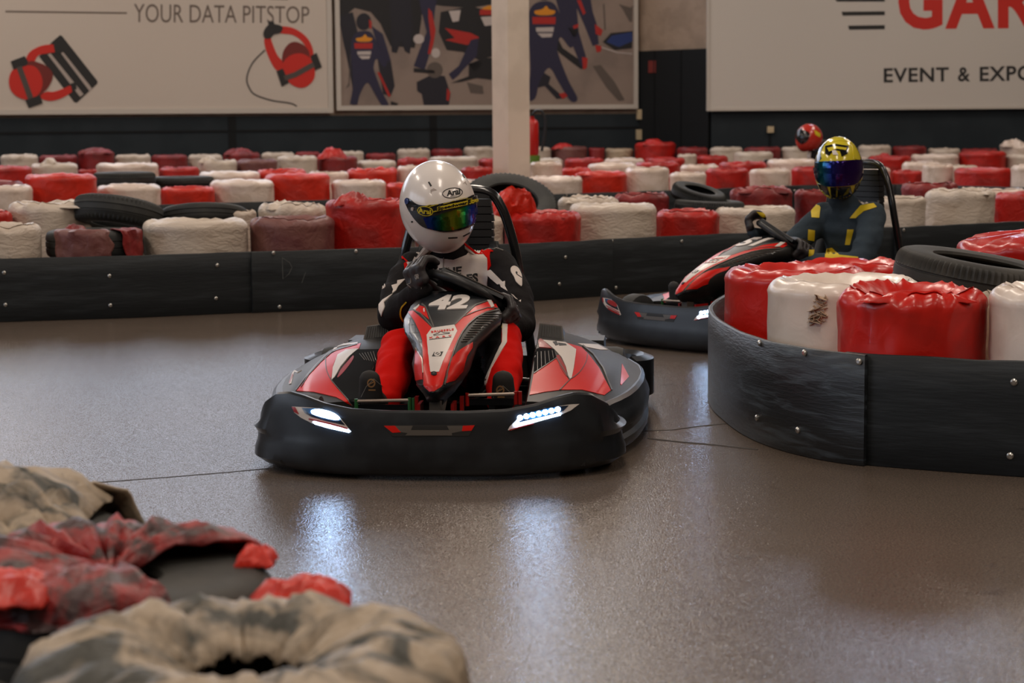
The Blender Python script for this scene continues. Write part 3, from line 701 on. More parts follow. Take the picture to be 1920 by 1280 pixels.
# ------------------------------------------------------------------ tyres
def wrapped_tyre(cx, cy, D, ztop, col, seed, label, group, crease=1.0, z0=0.0, mt=None, nseg=56, flap=None, name='wrapped_tyre', tilt=None, dip=True, bulge=0.0):
    R = D / 2; hgt = ztop - z0; rc = min(0.055, R * 0.25)
    prof = []
    nb = max(4, int(hgt / 0.05))
    for i in range(nb + 1):
        z = z0 + (hgt - rc) * i / nb
        prof.append((R * (0.985 if i else 0.96), z))
    for i in range(1, 7):
        a = PI / 2 * i / 6; prof.append((R - rc + rc * math.cos(a), ztop - rc + rc * math.sin(a)))
    if dip: prof += [(R * 0.80, ztop + 0.004), (R * 0.70, ztop - 0.004), (R * 0.62, ztop - 0.02), (R * 0.5, ztop - 0.045), (R * 0.35, ztop - 0.06), (R * 0.18, ztop - 0.062), (0.004, ztop - 0.06)]
    else: prof += [(R * 0.80, ztop + 0.01), (R * 0.62, ztop + 0.02), (R * 0.4, ztop + 0.03), (R * 0.2, ztop + 0.034), (0.004, ztop + 0.035)]
    rows = []
    for (r, z) in prof:
        row = []
        for j in range(nseg):
            a = 2 * PI * j / nseg; c, s = math.cos(a), math.sin(a)
            top = max(0.0, min(1.0, (z - (ztop - 0.10)) / 0.10))
            k1 = noise.noise(V((c * 1.6, s * 1.6, z * 3 + seed * 7.3)))
            k2 = noise.noise(V((c * 5, s * 5, z * 16 + seed * 3.1)))
            k3 = 1 - abs(noise.noise(V((a * 3.5 + r * 4, z * 7, seed * 1.7)))) * 2.5
            rr = r * (1 + 0.02 * k1) + crease * (0.005 * k2 + 0.006 * top * k3) * min(1, r / (R * 0.5)) + bulge * math.sin(PI * min(1, (z - z0) / hgt))
            zz = z + (crease * top * (0.010 * k1 + 0.007 * k3 + 0.006 * k2) if r < R * 0.98 else 0.006 * k1 * crease * top)
            row.append(V((rr * c, rr * s, max(z0, zz))))
        rows.append(row)
    root = empty(name, (cx, cy, 0)) if flap else None
    mb = MB(); mb.grid(rows, close_u=True, cap=True)
    o = build('film_cover' if flap else name, mb, mt or M_WRAP[col], root, loc=None if flap else (cx, cy, 0), angle=70)
    if flap:
        for f in flap: crumple('torn_film', f[0], f[1], seed + f[2] if len(f) > 2 else seed, M_WRAP[f[3]] if len(f) > 3 else (mt or M_WRAP[col]), root)
    top = root or o
    if tilt: top.rotation_euler = tilt
    tag(top, label, 'wrapped tyre', group)
    return top
def crumple(name, c, size, seed, mt, parent, n=16):
    """a scrap of stiff plastic film: a wavy sheet with thickness"""
    rows = []; rows2 = []
    for i in range(n + 1):
        r1 = []; r2 = []
        for j in range(n + 1):
            u, v = i / n * 2 - 1, j / n * 2 - 1
            ed = 1 + 0.22 * noise.noise(V((u * 2.5, v * 2.5, seed * 5.1)))
            x, y = u * size[0] / 2 * ed, v * size[1] / 2 * ed
            rr = max(abs(u), abs(v))
            k = 1 - abs(noise.noise(V((u * 2.2, v * 2.2, seed * 2.3)))) * 2
            k2 = noise.noise(V((u * 5, v * 5, seed * 3.7)))
            z = size[2] * ((1 - rr ** 2) * 0.6 + 0.35 * k * (1 - rr ** 4) + 0.16 * k2)
            r1.append(V(c) + V((x, y, z))); r2.append(V(c) + V((x, y, z - 0.004)))
        rows.append(r1); rows2.append(r2)
    mb = MB(); mb.grid(rows); N = (n + 1) ** 2; o = len(mb.v)
    mb.v += [p for r in rows2 for p in r]
    fs = list(mb.f)
    for f in fs: mb.f.append(tuple(i + o for i in reversed(f))); mb.mi.append(0)
    rim = [i for i in range(n + 1)] + [i * (n + 1) + n for i in range(1, n + 1)] + [n * (n + 1) + j for j in range(n - 1, -1, -1)] + [i * (n + 1) for i in range(n - 1, 0, -1)]
    for a, b in zip(rim, rim[1:] + rim[:1]): mb.f.append((b, a, a + o, b + o)); mb.mi.append(0)
    return build(name, mb, mt, parent, angle=70)
def bare_tyre(loc, D, W, label, group, rot=(0, 0, 0), mt=M_RUBBER, blocks=90, parent=None, name='bare_tyre', inner=0.56):
    """an unwrapped car tyre lying on its side, hollow, with shoulder blocks in the tread"""
    R = D / 2; h = W / 2; ri = R * inner
    pr = [(ri + 0.012, h * 0.70), (ri, h * 0.80), (ri + 0.006, h * 0.93), (ri + 0.03, h * 0.98), (R * 0.74, h * 1.0), (R * 0.86, h * 0.98), (R * 0.93, h * 0.90), (R * 0.965, h * 0.80),
          (R * 0.985, h * 0.66), (R * 0.995, h * 0.5), (R, h * 0.30), (R * 0.982, h * 0.27), (R * 0.982, h * 0.21), (R, h * 0.18), (R, -h * 0.18), (R * 0.982, -h * 0.21), (R * 0.982, -h * 0.27), (R, -h * 0.30),
          (R * 0.995, -h * 0.5), (R * 0.985, -h * 0.66), (R * 0.965, -h * 0.80), (R * 0.93, -h * 0.90), (R * 0.86, -h * 0.98), (R * 0.74, -h), (ri + 0.03, -h * 0.98), (ri, -h * 0.8), (ri + 0.012, -h * 0.70)]
    inn = [(R * 0.80, -h * 0.78), (R * 0.92, -h * 0.4), (R * 0.92, h * 0.4), (R * 0.80, h * 0.78)]
    full = pr + inn
    n = blocks * 2 if blocks else 64
    rows = []
    for (r, z) in full + [full[0]]:
        row = []
        for j in range(n):
            a = 2 * PI * j / n
            q = r
            if blocks and j % 2 and 0.32 * h < abs(z) < 0.92 * h and r > R * 0.92: q = r - 0.012
            row.append(V((q * math.cos(a), q * math.sin(a), z)))
        rows.append(row)
    mb = MB(); mb.grid(rows, close_u=True)
    o = build(name, mb, mt, parent, loc=loc, angle=45, rot=rot)
    if label: tag(o, label, 'tyre', group)
    return o

ORD = ['first', 'second', 'third', 'fourth', 'fifth', 'sixth', 'seventh', 'eighth', 'ninth', 'tenth', 'eleventh', 'twelfth']
CNAME = {'red': 'red', 'orange': 'bright red', 'dark': 'dull red', 'faded': 'faded red', 'white': 'white', 'dirty': 'dirty white', 'beige': 'beige'}
def line_front(line, x, k):
    """depth Y where picture column x meets the line shifted back by k"""
    r = ray(x, 400); sl = r.x / r.y
    for a, b in zip(line, line[1:]):
        fa, fb = a.x - sl * a.y, b.x - sl * b.y
        if fa <= 0 <= fb: return lerp(a.y, b.y, -fa / (fb - fa)) + k
    return (line[0].y if line[0].x > sl * line[0].y else line[-1].y) + k
_seed = [0]; PLACED = []
def tyre_row(line, k, items, phrase, group, crease=1.0, maxD=0.66):
    cnt = {}
    for it in items:
        x0, x1, yt, col = it[:4]; opt = it[4] if len(it) > 4 else {}
        xm = (x0 + x1) / 2; D = 0.55
        for _ in range(3):
            cy = line_front(shift(line, -(k + opt.get('back', 0) + D / 2 + 0.012)), xm, 0)
            D = min(maxD, (x1 - x0) * (cy - D * 0.2) / FPX)
        Y = cy - D / 2; s = FPX / (cy - D * 0.2); cx = on_y(xm, 400, cy).x
        for _ in range(24):
            if all((cx - a) ** 2 + (cy - b) ** 2 >= (D / 2 * 1.02 + c) ** 2 for a, b, c in PLACED): break
            cy += 0.015; cx = on_y(xm, 400, cy).x
            if _ > 8: D *= 0.985
        Y = cy - D / 2; s = FPX / (cy - D * 0.2); PLACED.append((cx, cy, D / 2 * 1.02))
        z = z_at(xm, yt, Y + 0.05)
        _seed[0] += 1
        cnt[col] = cnt.get(col, 0) + 1
        lb = opt.get('label') or '%s %s wrapped tyre from the left %s' % (ORD[cnt[col] - 1], CNAME[col], phrase)
        fl = None
        if 'flap' in opt:
            fl = []
            for (fx0, fx1, fy, hh) in opt['flap']:
                fx = on_y((fx0 + fx1) / 2, 400, Y + 0.12).x - cx; wd = (fx1 - fx0) / s
                fl.append(((fx, -D / 2 + 0.14, z - 0.02), (wd, min(0.22, wd * 1.1), hh), len(fl) + 1, opt.get('fcol', col)))
        wrapped_tyre(cx, cy, D, z, col, _seed[0], lb, group, opt.get('crease', crease), flap=fl, nseg=40 if Y > 15 else 56)

A1 = [(-62, 75, 425, 'dirty'), (268, 465, 417, 'dirty', {'label': 'dirty white wrapped tyre beside the torn faded red tyre'}), (467, 627, 412, 'faded', {'label': 'greyish faded red wrapped tyre beside the tall red one'}),
      (610, 768, 378, 'red', {'label': 'tall wrinkled red wrapped tyre next to the white helmet', 'flap': [(630, 695, 366, 0.09)], 'crease': 1.6, 'back': 0.14}),
      (775, 945, 410, 'dirty', {'label': 'dirty white wrapped tyre behind the front driver\'s roll bar'}), (945, 1090, 402, 'red', {'flap': [(990, 1060, 396, 0.05)], 'crease': 1.5, 'label': 'wrinkled red wrapped tyre right of the front kart\'s roll bar'}),
      (1068, 1232, 387, 'dirty', {'label': 'bulging dirty white wrapped tyre in the row behind the two karts'}), (1230, 1350, 397, 'red', {'label': 'smooth red wrapped tyre left of the second driver\'s raised glove'}),
      (1340, 1492, 392, 'dirty', {'label': 'dirty white wrapped tyre behind the second driver\'s raised glove'}), (1640, 1735, 372, 'dirty', {'label': 'dirty white wrapped tyre behind the second kart\'s roll bar'}),
      (1735, 1864, 360, 'dirty', {'flap': [(1780, 1850, 352, 0.06)], 'crease': 2.0, 'label': 'crumpled dirty white wrapped tyre beyond the second kart\'s roll bar'}), (1864, 2000, 364, 'red', {'label': 'red wrapped tyre beside the crumpled white one above the far board'})]
tyre_row(ALINE, 0.03, A1, 'in the row right above the long boards', 'tyres above the long boards')
A2 = [(-80, 22, 398, 'red'), (18, 172, 383, 'dirty', {'flap': [(60, 160, 380, 0.03)], 'crease': 1.8}), (485, 612, 386, 'dirty', {'flap': [(500, 560, 376, 0.06)], 'crease': 1.8}), (408, 480, 397, 'dirty'),
      (1045, 1160, 374, 'dirty', {'flap': [(1060, 1140, 368, 0.04)], 'crease': 2.0}), (1150, 1255, 365, 'dark', {'crease': 1.4}),
      (1368, 1486, 356, 'dark', {'flap': [(1385, 1480, 350, 0.06)], 'crease': 2.2}), (1490, 1570, 358, 'dark'), (1690, 1792, 346, 'dark', {'crease': 1.8}), (1830, 1925, 357, 'white')]
tyre_row(ALINE, 0.72, A2, 'in the rear row behind the long boards', 'tyres in the rear row behind the long boards')
B1 = [(-50, 62, 350, 'white'), (50, 183, 329, 'orange', {'label': 'tall bright red wrapped tyre on the middle barrier above the dirty white one'}), (184, 303, 349, 'white'), (303, 404, 352, 'orange'), (395, 516, 341, 'white'), (496, 620, 328, 'orange', {'back': 0.1}), (622, 725, 340, 'white'), (726, 800, 345, 'orange'),
      (810, 900, 340, 'white'), (903, 992, 337, 'red'), (990, 1093, 333, 'white'), (1080, 1176, 324, 'orange', {'flap': [(1080, 1120, 320, 0.04)], 'back': 0.08}), (1172, 1255, 315, 'white'), (1255, 1324, 325, 'white'), (1322, 1403, 317, 'red'), (1404, 1482, 318, 'white'), (1483, 1560, 314, 'red'),
      (1562, 1668, 316, 'white'), (1672, 1728, 321, 'red'), (1728, 1786, 309, 'white'), (1788, 1893, 317, 'red'), (1894, 1990, 311, 'white')]
tyre_row(BLINE, 0.04, B1, 'in the front row of the middle barrier', 'tyres in the front row of the middle barrier')
B2 = [(-60, 46, 342, 'dark'), (375, 490, 324, 'white'), (482, 577, 319, 'orange'), (578, 655, 323, 'white'), (650, 745, 319, 'orange', {'crease': 2}), (745, 820, 312, 'white'), (865, 925, 315, 'red'), (994, 1055, 305, 'white'), (1052, 1108, 316, 'orange'), (1100, 1195, 308, 'white'), (1190, 1274, 305, 'red'),
      (1275, 1348, 310, 'white'), (1347, 1437, 306, 'red', {'crease': 2}), (1438, 1530, 300, 'white'), (1690, 1762, 305, 'white'), (1775, 1832, 311, 'dirty')]
tyre_row(BLINE, 0.80, B2, 'in the rear row of the middle barrier', 'tyres in the rear row of the middle barrier')
CLINE = [V((on_y(x, 300, Y).x, Y, 0)) for x, Y in [(-200, 20.4), (0, 20.9), (300, 22.0), (600, 23.0), (900, 23.9), (1200, 25.0), (1500, 25.9), (1920, 26.2), (2200, 26.4)]]
C1 = [(-30, 62, 313, 'red'), (62, 148, 308, 'dirty', {'flap': [(80, 112, 297, 0.10)]}), (149, 184, 319, 'red'), (184, 300, 308, 'white', {'crease': 1.5}), (300, 376, 314, 'red'), (374, 446, 302, 'dirty', {'flap': [(376, 410, 292, 0.09)], 'crease': 1.8}), (446, 522, 300, 'faded'), (522, 597, 294, 'dirty', {'crease': 1.8}),
      (598, 672, 294, 'dark', {'flap': [(598, 652, 278, 0.15)], 'fcol': 'red', 'label': 'dull red wrapped tyre with bright crumpled film heaped on top'}), (671, 745, 302, 'dirty'), (746, 804, 298, 'red', {'crease': 2}), (805, 897, 295, 'dirty'), (897, 965, 298, 'red'), (967, 1056, 299, 'dirty'), (1058, 1133, 298, 'red'), (1133, 1208, 298, 'white'), (1208, 1284, 297, 'red'),
      (1270, 1306, 290, 'dirty', {'back': 0.5}), (1294, 1373, 293, 'red'), (1375, 1448, 286, 'dirty'), (1560, 1625, 296, 'white'), (1626, 1706, 294, 'red', {'flap': [(1645, 1670, 284, 0.08)]}), (1707, 1795, 291, 'white', {'flap': [(1735, 1760, 288, 0.05)]}), (1796, 1883, 286, 'red'), (1884, 1960, 291, 'dirty')]
tyre_row(CLINE, 0.0, C1, 'in the barrier behind the middle one', 'tyres of the third barrier', maxD=0.72)
DLINE = [V((on_y(x, 280, Y).x, Y, 0)) for x, Y in [(-200, 22.9), (0, 23.6), (300, 24.8), (600, 26.0), (900, 27.0), (1150, 27.7), (1300, 27.3), (1450, 27.2), (1920, 27.5), (2200, 27.6)]]
D1 = [(5, 75, 291, 'dirty', {'label': 'dirty white wrapped tyre with a black gap in the last row'}), (77, 148, 292, 'dark'), (150, 218, 284, 'dark', {'flap': [(155, 210, 281, 0.08)]}), (219, 285, 291, 'dirty'), (287, 355, 291, 'dark'), (356, 420, 291, 'dirty'), (421, 490, 287, 'dark', {'flap': [(425, 475, 280, 0.1)]}), (492, 555, 287, 'dirty'), (556, 602, 286, 'dark'), (636, 684, 284, 'dirty'), (686, 744, 288, 'dark'),
      (746, 808, 280, 'dirty'), (809, 869, 280, 'dark'), (870, 928, 276, 'dirty'), (965, 1034, 277, 'dirty'), (1033, 1102, 276, 'faded', {'flap': [(1035, 1078, 270, 0.09)], 'fcol': 'red'}), (1104, 1134, 278, 'dark'), (1135, 1188, 279, 'beige'), (1190, 1267, 268, 'red', {'flap': [(1205, 1245, 262, 0.09)], 'label': 'tall red wrapped tyre standing before the black doors'}), (1269, 1327, 277, 'dark'),
      (1330, 1392, 277, 'dirty'), (1394, 1463, 277, 'dark'), (1464, 1525, 276, 'dirty'), (1608, 1669, 273, 'dirty'), (1671, 1735, 275, 'dark'), (1738, 1798, 279, 'dirty'), (1800, 1868, 280, 'dark'), (1873, 1940, 272, 'white', {'flap': [(1875, 1920, 264, 0.12)], 'crease': 2})]
tyre_row(DLINE, 0.0, D1, 'in the last row along the dark wall', 'tyres in the last row along the wall', maxD=0.6)

# the torn one: a bare tyre with faded film round its middle
def torn_tyre():
    x0, x1 = 77, 272; D = 0.58; cy = line_front(shift(ALINE, -(0.055 + D / 2)), 175, 0); Y = cy - D / 2; cx = on_y(175, 400, cy).x; zt = z_at(175, 433, Y + 0.05)
    root = empty('torn_tyre', (cx, cy, 0)); tag(root, 'black tyre with torn faded red film round its middle', 'wrapped tyre', 'tyres above the long boards')
    for i in range(3):
        h = zt / 3
        bare_tyre((0, 0, h * (i + 0.5)), D * 0.98, h * 0.98, None, None, blocks=0, parent=root, name='bare_tyre')
    R = D / 2 * 1.012
    def sheet(a0, a1, seed, mt):
        rows = []
        n = 26
        for i in range(12):
            v = i / 11; row = []
            for j in range(n + 1):
                u = j / n; e0 = 0.10 * noise.noise(V((v * 3, seed, 0.3))) + 0.16 * (0.5 - v); e1 = 0.14 * noise.noise(V((v * 4, seed + 3, 0.7)))
                a = lerp(a0 + e0, a1 + e1, u); k = 0.012 * noise.noise(V((a * 6, v * 5, seed))) + 0.010
                if v < 0.72: r = R + k; z = zt - 0.20 + 0.195 * v / 0.72
                else: q = (v - 0.72) / 0.28; r = R + k - 0.10 * q; z = zt - 0.005 + 0.012 * math.sin(PI * q) + 0.01 * noise.noise(V((a * 5, q * 3, seed)))
                row.append(V((r * math.cos(a), r * math.sin(a), z)))
            rows.append(row)
        mb = MB(); mb.grid(rows); o = build('torn_film', mb, mt, root, angle=70)
        so = o.modifiers.new('thickness', 'SOLIDIFY'); so.thickness = 0.005; so.offset = 1
    sheet(-PI / 2 - 0.62, -PI / 2 + 0.55, 2, M_WRAP['faded']); sheet(-PI / 2 + 0.78, -PI / 2 + 1.35, 5, M_WRAP['dark'])
    crumple('torn_film', (-0.10, -D / 2 + 0.22, zt - 0.01), (0.12, 0.14, 0.05), 4, M_WRAP['dark'], root)
torn_tyre()
# bare tyres lying on and leaning against the rows
def lean_tyre(x0, x1, ytop, Y, D, W, rot, label, zc=None, mt=M_RUBBER, blocks=0):
    xm = (x0 + x1) / 2; c = on_y(xm, ytop, Y)
    if zc is None: zc = c.z
    return bare_tyre((c.x, Y, zc), D, W, label, 'bare tyres lying on the long-board barrier', rot=rot, mt=mt, blocks=blocks)
YA = line_front(ALINE, 220, 0.9)
lean_tyre(142, 300, 385, YA, 0.56, 0.17, (math.radians(-13), math.radians(7), 0), 'bare black tyre tilted beside the dirty white tyre', zc=z_at(220, 402, YA), blocks=60)
YA = line_front(ALINE, 380, 1.0)
lean_tyre(300, 465, 397, YA, 0.56, 0.12, (math.radians(-13), math.radians(-2), 0), 'bare black tyre lying low between two dirty white tyres', zc=z_at(380, 409, YA))
YA = line_front(ALINE, 965, 0.95)
o = bare_tyre(tuple(on_y(955, 392, YA)), 0.66, 0.18, 'big bare black tyre leaning behind the front driver\'s roll bar', 'bare tyres lying on the long-board barrier', rot=(math.radians(34), math.radians(9), 0), blocks=60)
o2 = crumple('plastic_sheet', (0, 0, 0), (0.29, 0.20, 0.20), 7, M_WRAP['orange'], None); o2.location = on_y(962, 397, line_front(ALINE, 962, 0.42)); o2.rotation_euler = (math.radians(32), math.radians(10), 0.2)
tag(o2, 'crumpled bright red plastic sheet draped before the leaning black tyre', 'plastic sheet')
YA = line_front(ALINE, 1320, 0.85)
o = bare_tyre(tuple(on_y(1330, 388, YA)), 0.50, 0.10, 'bare black tyre lying flat between the two karts', 'bare tyres lying on the long-board barrier', rot=(math.radians(2), math.radians(2), 0.4))
YA = line_front(ALINE, 1320, 0.98)
o = bare_tyre(tuple(on_y(1310, 366, YA)), 0.40, 0.10, 'small bare black tyre tilted on top of the flat one', 'bare tyres lying on the long-board barrier', rot=(math.radians(16), math.radians(8), 0.4))
YB = line_front(BLINE, 230, 1.0)
bare_tyre((on_y(229, 338, YB).x, YB + 0.1, z_at(229, 338, YB)), 0.58, 0.15, 'bare black tyre behind a white one on the middle barrier', 'bare tyres on the middle barrier')
YB = line_front(BLINE, 335, 1.0)
bare_tyre((on_y(336, 342, YB).x, YB + 0.1, z_at(336, 341, YB)), 0.62, 0.10, 'low bare black tyre behind a bright red one on the middle barrier', 'bare tyres on the middle barrier')

# near barrier on the right
GR_ = 'wrapped tyres of the near barrier'
wrapped_tyre(1.11, 7.48, 0.56, 0.548, 'nearred', 101, 'red wrapped tyre at the rounded end of the near barrier', GR_, 0.9, bulge=0.004)
wrapped_tyre(1.205, 6.915, 0.56, 0.548, 'nearwhite', 102, 'white wrapped tyre with a scratched brown stain behind the bent board', GR_, 0.7, bulge=0.004, nseg=80)
def stain(o, name, pts_list, cols, parent):
    film(name, [L(p, w, 0, .0005 * k) for k, (p, w) in enumerate(pts_list)], bvh_of(o.data, Matrix.Translation(o.location)), cols, o, Matrix.Translation(-o.location), 5, base=.0015)
wt = bpy.data.objects['wrapped_tyre.%03d' % (sum(1 for o in bpy.data.objects if o.name.startswith('wrapped_tyre')) - 1)]
random.seed(3)
stain(wt, 'scratch_stain', [([(1518 + 34 * random.random(), 552 + 52 * t), (1516 + 36 * random.random(), 560 + 50 * t)], random.uniform(.6, 1.5)) for t in [random.random() for _ in range(34)]], [mat('brown_scratch', (182, 158, 132), 0.7)], None)
wrapped_tyre(1.335, 6.385, 0.49, 0.552, 'nearred', 103, 'glossy wrinkled red wrapped tyre behind the board overlap', GR_, 1.7, nseg=96, flap=[((-0.02, -0.16, 0.535), (0.36, 0.10, 0.035), 1, 'nearred')])
wrapped_tyre(1.82, 6.20, 0.53, 0.575, 'nearwhite', 104, 'white wrapped tyre with knotted film beside the glossy red one', GR_, 1.2, nseg=72, flap=[((-0.10, -0.12, 0.565), (0.13, 0.10, 0.07), 2, 'dirty')])
wrapped_tyre(1.86, 6.72, 0.44, 0.505, 'beige', 105, 'beige wrapped tyre in front of the tilted black tyre', GR_, 1.0)
wrapped_tyre(1.235, 8.03, 0.56, 0.46, 'nearwhite', 106, 'low white wrapped tyre behind the red end tyre', GR_, 1.0)
wrapped_tyre(1.50, 8.62, 0.56, 0.475, 'nearred', 107, 'low red wrapped tyre below the second driver\'s yellow cuff', GR_, 1.6)
wrapped_tyre(2.22, 7.98, 0.72, 0.62, 'nearred', 108, 'big red wrapped tyre behind the tilted black tyre', GR_, 1.6, nseg=72, dip=False, flap=[((-0.02, -0.10, 0.635), (0.22, 0.2, 0.05), 3, 'nearred')])
wrapped_tyre(1.776, 7.29, 0.54, 0.36, 'dirty', 109, 'dirty white wrapped tyre hidden under the tilted black tyre', GR_, 1.0)
TR = (math.radians(3.5), math.radians(9), 0.0); TP = (1.776, 7.29, 0.51)
t = bare_tyre(TP, 0.64, 0.17, None, None, rot=TR, mt=M_RUBBER2, blocks=84, name='tread_body')
root = empty('bare_tyre', TP); t.parent = root; t.location = (0, 0, 0)
tag(root, 'tilted bare black car tyre lying on the near barrier', 'tyre')
mb = MB(); q = Matrix.Rotation(math.radians(9), 3, 'Y') @ Matrix.Rotation(math.radians(3.5), 3, 'X')
mb.box(q @ V((0.20, -0.19, 0.086)), (0.022, 0.075, 0.004), q @ Matrix.Rotation(-0.6, 3, 'Z')); build('tape_mark', mb, mat('pale_tape', (170, 162, 158), 0.4), root)

# near barrier in the lower corner
GF = 'worn tyres of the nearest barrier'
def stack_under(root, D, z1, n=2):
    h = z1 / n
    for i in range(n): bare_tyre((0, 0, h * (i + 0.5)), D, h * 0.99, None, None, blocks=0, parent=root, name='bare_tyre', mt=M_RUBBER2)
def film_sheet(root, name, R, a0, a1, zt, seed, mt, rin=0.5, drop=0.12, amp=0.012, n=40, m=16, ragged=0.12):
    rows = []
    for i in range(m + 1):
        v = i / m; row = []
        for j in range(n + 1):
            u = j / n; e0 = ragged * noise.noise(V((v * 4, seed, 0.3))); e1 = ragged * noise.noise(V((v * 4, seed + 3, 0.7)))
            a = lerp(a0 + e0, a1 + e1, u); c, s = math.cos(a), math.sin(a)
            k = amp * (noise.noise(V((c * 5 + seed, s * 5, v * 3))) + 0.8 * (1 - 2 * abs(noise.noise(V((c * 9, s * 9 + seed, v * 4)))))) + amp * 0.8
            if v < 0.35: r = R + 0.008 + k; z = zt - drop + (drop - 0.03) * v / 0.35
            elif v < 0.6: b = (v - 0.35) / 0.25 * PI / 2; r = R - 0.045 + 0.05 * math.cos(b) + k * 0.7; z = zt - 0.03 + 0.035 * math.sin(b) + k * 0.7
            else: b = (v - 0.6) / 0.4; r = lerp(R - 0.045, R * rin, b); z = zt + 0.005 + k * 1.4 - 0.05 * b * b
            row.append(V((r * c, r * s, z)))
        rows.append(row)
    mb = MB(); mb.grid(rows); o = build(name, mb, mt, root, angle=75)
    so = o.modifiers.new('thickness', 'SOLIDIFY'); so.thickness = 0.005; so.offset = 1
    return o
r1 = empty('worn_tyre', (-0.345, 2.385, 0)); tag(r1, 'tyre under crumpled cream film worn through to black, at the picture\'s lower edge', 'wrapped tyre', GF)
stack_under(r1, 0.515, 0.435); film_sheet(r1, 'worn_film', 0.262, 0, 2 * PI, 0.445, 3, M_WRAP['creamblack'], rin=0.30, drop=0.2, amp=0.012, n=110, ragged=0)
r2 = empty('worn_tyre', (-0.645, 3.0, 0)); tag(r2, 'tyre with torn worn red film peeling off its black rubber', 'wrapped tyre', GF)
h_ = 0.415 / 2
for i in range(2): bare_tyre((0, 0, h_ * (i + 0.5)), 0.53, h_ * 0.99, None, None, blocks=0, parent=r2, name='bare_tyre', mt=M_RUBBER2, inner=0.30)
film_sheet(r2, 'worn_film', 0.243, math.radians(28), math.radians(300), 0.425, 11, M_WRAP['redblack'], rin=0.02, drop=0.035, amp=0.014, n=90, m=22, ragged=0.16)
crumple('bright_red_film', on_y(8, 1108, 2.80) - V((-0.645, 3.0, 0)), (0.17, 0.16, 0.035), 41, M_WRAP['orange'], r2)
for px_, py_, Y_, sz_, sd_ in ((566, 1126, 2.86, (0.15, 0.10, 0.045), 21), (480, 1050, 3.06, (0.06, 0.07, 0.03), 24)):
    crumple('torn_shred', on_y(px_, py_, Y_) - V((-0.645, 3.0, 0)), sz_, sd_, M_WRAP['orange'], r2)
r3 = empty('worn_tyre', (-0.99, 3.52, 0)); tag(r3, 'tyre with stiff dirty beige film flap behind the torn red one', 'wrapped tyre', GF)
stack_under(r3, 0.54, 0.385); film_sheet(r3, 'worn_film', 0.272, 0.55, 2 * PI - 0.5, 0.39, 31, M_WRAP['creamblack'], rin=0.3, drop=0.14, amp=0.018, n=80)
f3 = crumple('stiff_flap', (0.03, 0.0, 0.405), (0.34, 0.34, 0.10), 33, M_WRAP['creamblack'], r3); 
r4 = empty('worn_tyre', (-0.90, 2.47, 0)); tag(r4, 'bare black tyre in the corner beside the cream covered one', 'tyre', GF)
stack_under(r4, 0.53, 0.35)

# ------------------------------------------------------------------ karts
M_KBLACK = mat('kart_black_plastic', (21, 24, 28), 0.34, bump=0.12, bscale=14, bdist=0.004, rgb2=(32, 36, 40), nscale=9)
M_KGREY = mat('kart_grey_trim', (82, 76, 70), 0.4); M_KDARK = mat('kart_dark_panel', (36, 35, 34), 0.45, spec=0.35)
M_KRED = mat('kart_red_sticker', (200, 20, 8), 0.38, spec=0.3, coat=0.05); M_KRED2 = mat('kart_deep_red_sticker', (150, 20, 20), 0.35, coat=0.15)
M_KWHITE = mat('kart_white_sticker', (208, 200, 194), 0.4, coat=0.1); M_KSMOKE = mat('kart_smoke_grey_panel', (84, 88, 94), 0.35, coat=0.1)
M_STEEL = mat('bare_steel', (186, 170, 158), 0.3, metal=0.6); M_GREENC = mat('green_clamp', (36, 92, 46), 0.4); M_REDP = mat('red_bracket_paint', (150, 18, 14), 0.35, coat=0.3)
M_TUBE = mat('black_tube_paint', (22, 23, 25), 0.22, coat=0.4); M_SEAT = mat('black_seat_shell', (24, 25, 27), 0.45)
M_LED = mat('headlight_led', (215, 235, 255), 0.3, emit=70.0, ecol=(176, 212, 255)); M_LED2 = mat('headlight_led_strip', (215, 235, 255), 0.3, emit=22.0, ecol=(186, 216, 255))
M_LED3 = mat('headlight_led_dots', (215, 235, 255), 0.3, emit=40.0, ecol=(176, 212, 255))
M_LENS = mat('headlight_dark_lens', (24, 34, 48), 0.15, coat=0.5)
M_TEAL = mat('blue_headlight_reflector', (40, 86, 128), 0.2)

class Kart:
    def __init__(s, o, yaw):
        s.o = V(o); s.yaw = yaw; s.M = Matrix.Translation(s.o) @ Matrix.Rotation(-yaw, 4, 'Z'); s.Mi = s.M.inverted()
    def inv(s, px, py, d):
        """local point on the plane d behind the nose seen at the picture point"""
        C = s.Mi @ CAM; r = (s.Mi.to_3x3() @ ray(px, py)); return C + r * ((d - C.y) / r.y)
K1 = Kart((-0.267, 5.953, 0.0), math.radians(4.5))
K2 = Kart((0.70, 9.43, 0.0), math.radians(48))
K3 = Kart((2.27, 23.2, 0.0), math.radians(80))

def sweep(plan, prof_fn, n_out=None):
    """plan: points (x, y); prof_fn(i, t) gives (outward, z) pairs; outward is to the right of travel"""
    rows = []
    N = len(plan)
    for i, p in enumerate(plan):
        d = (plan[min(i + 1, N - 1)] - plan[max(i - 1, 0)]).normalized(); nn = V((d.y, -d.x, 0))
        rows.append([V((p.x, p.y, 0)) + nn * o + V((0, 0, z)) for o, z in prof_fn(i, i / (N - 1))])
    return rows

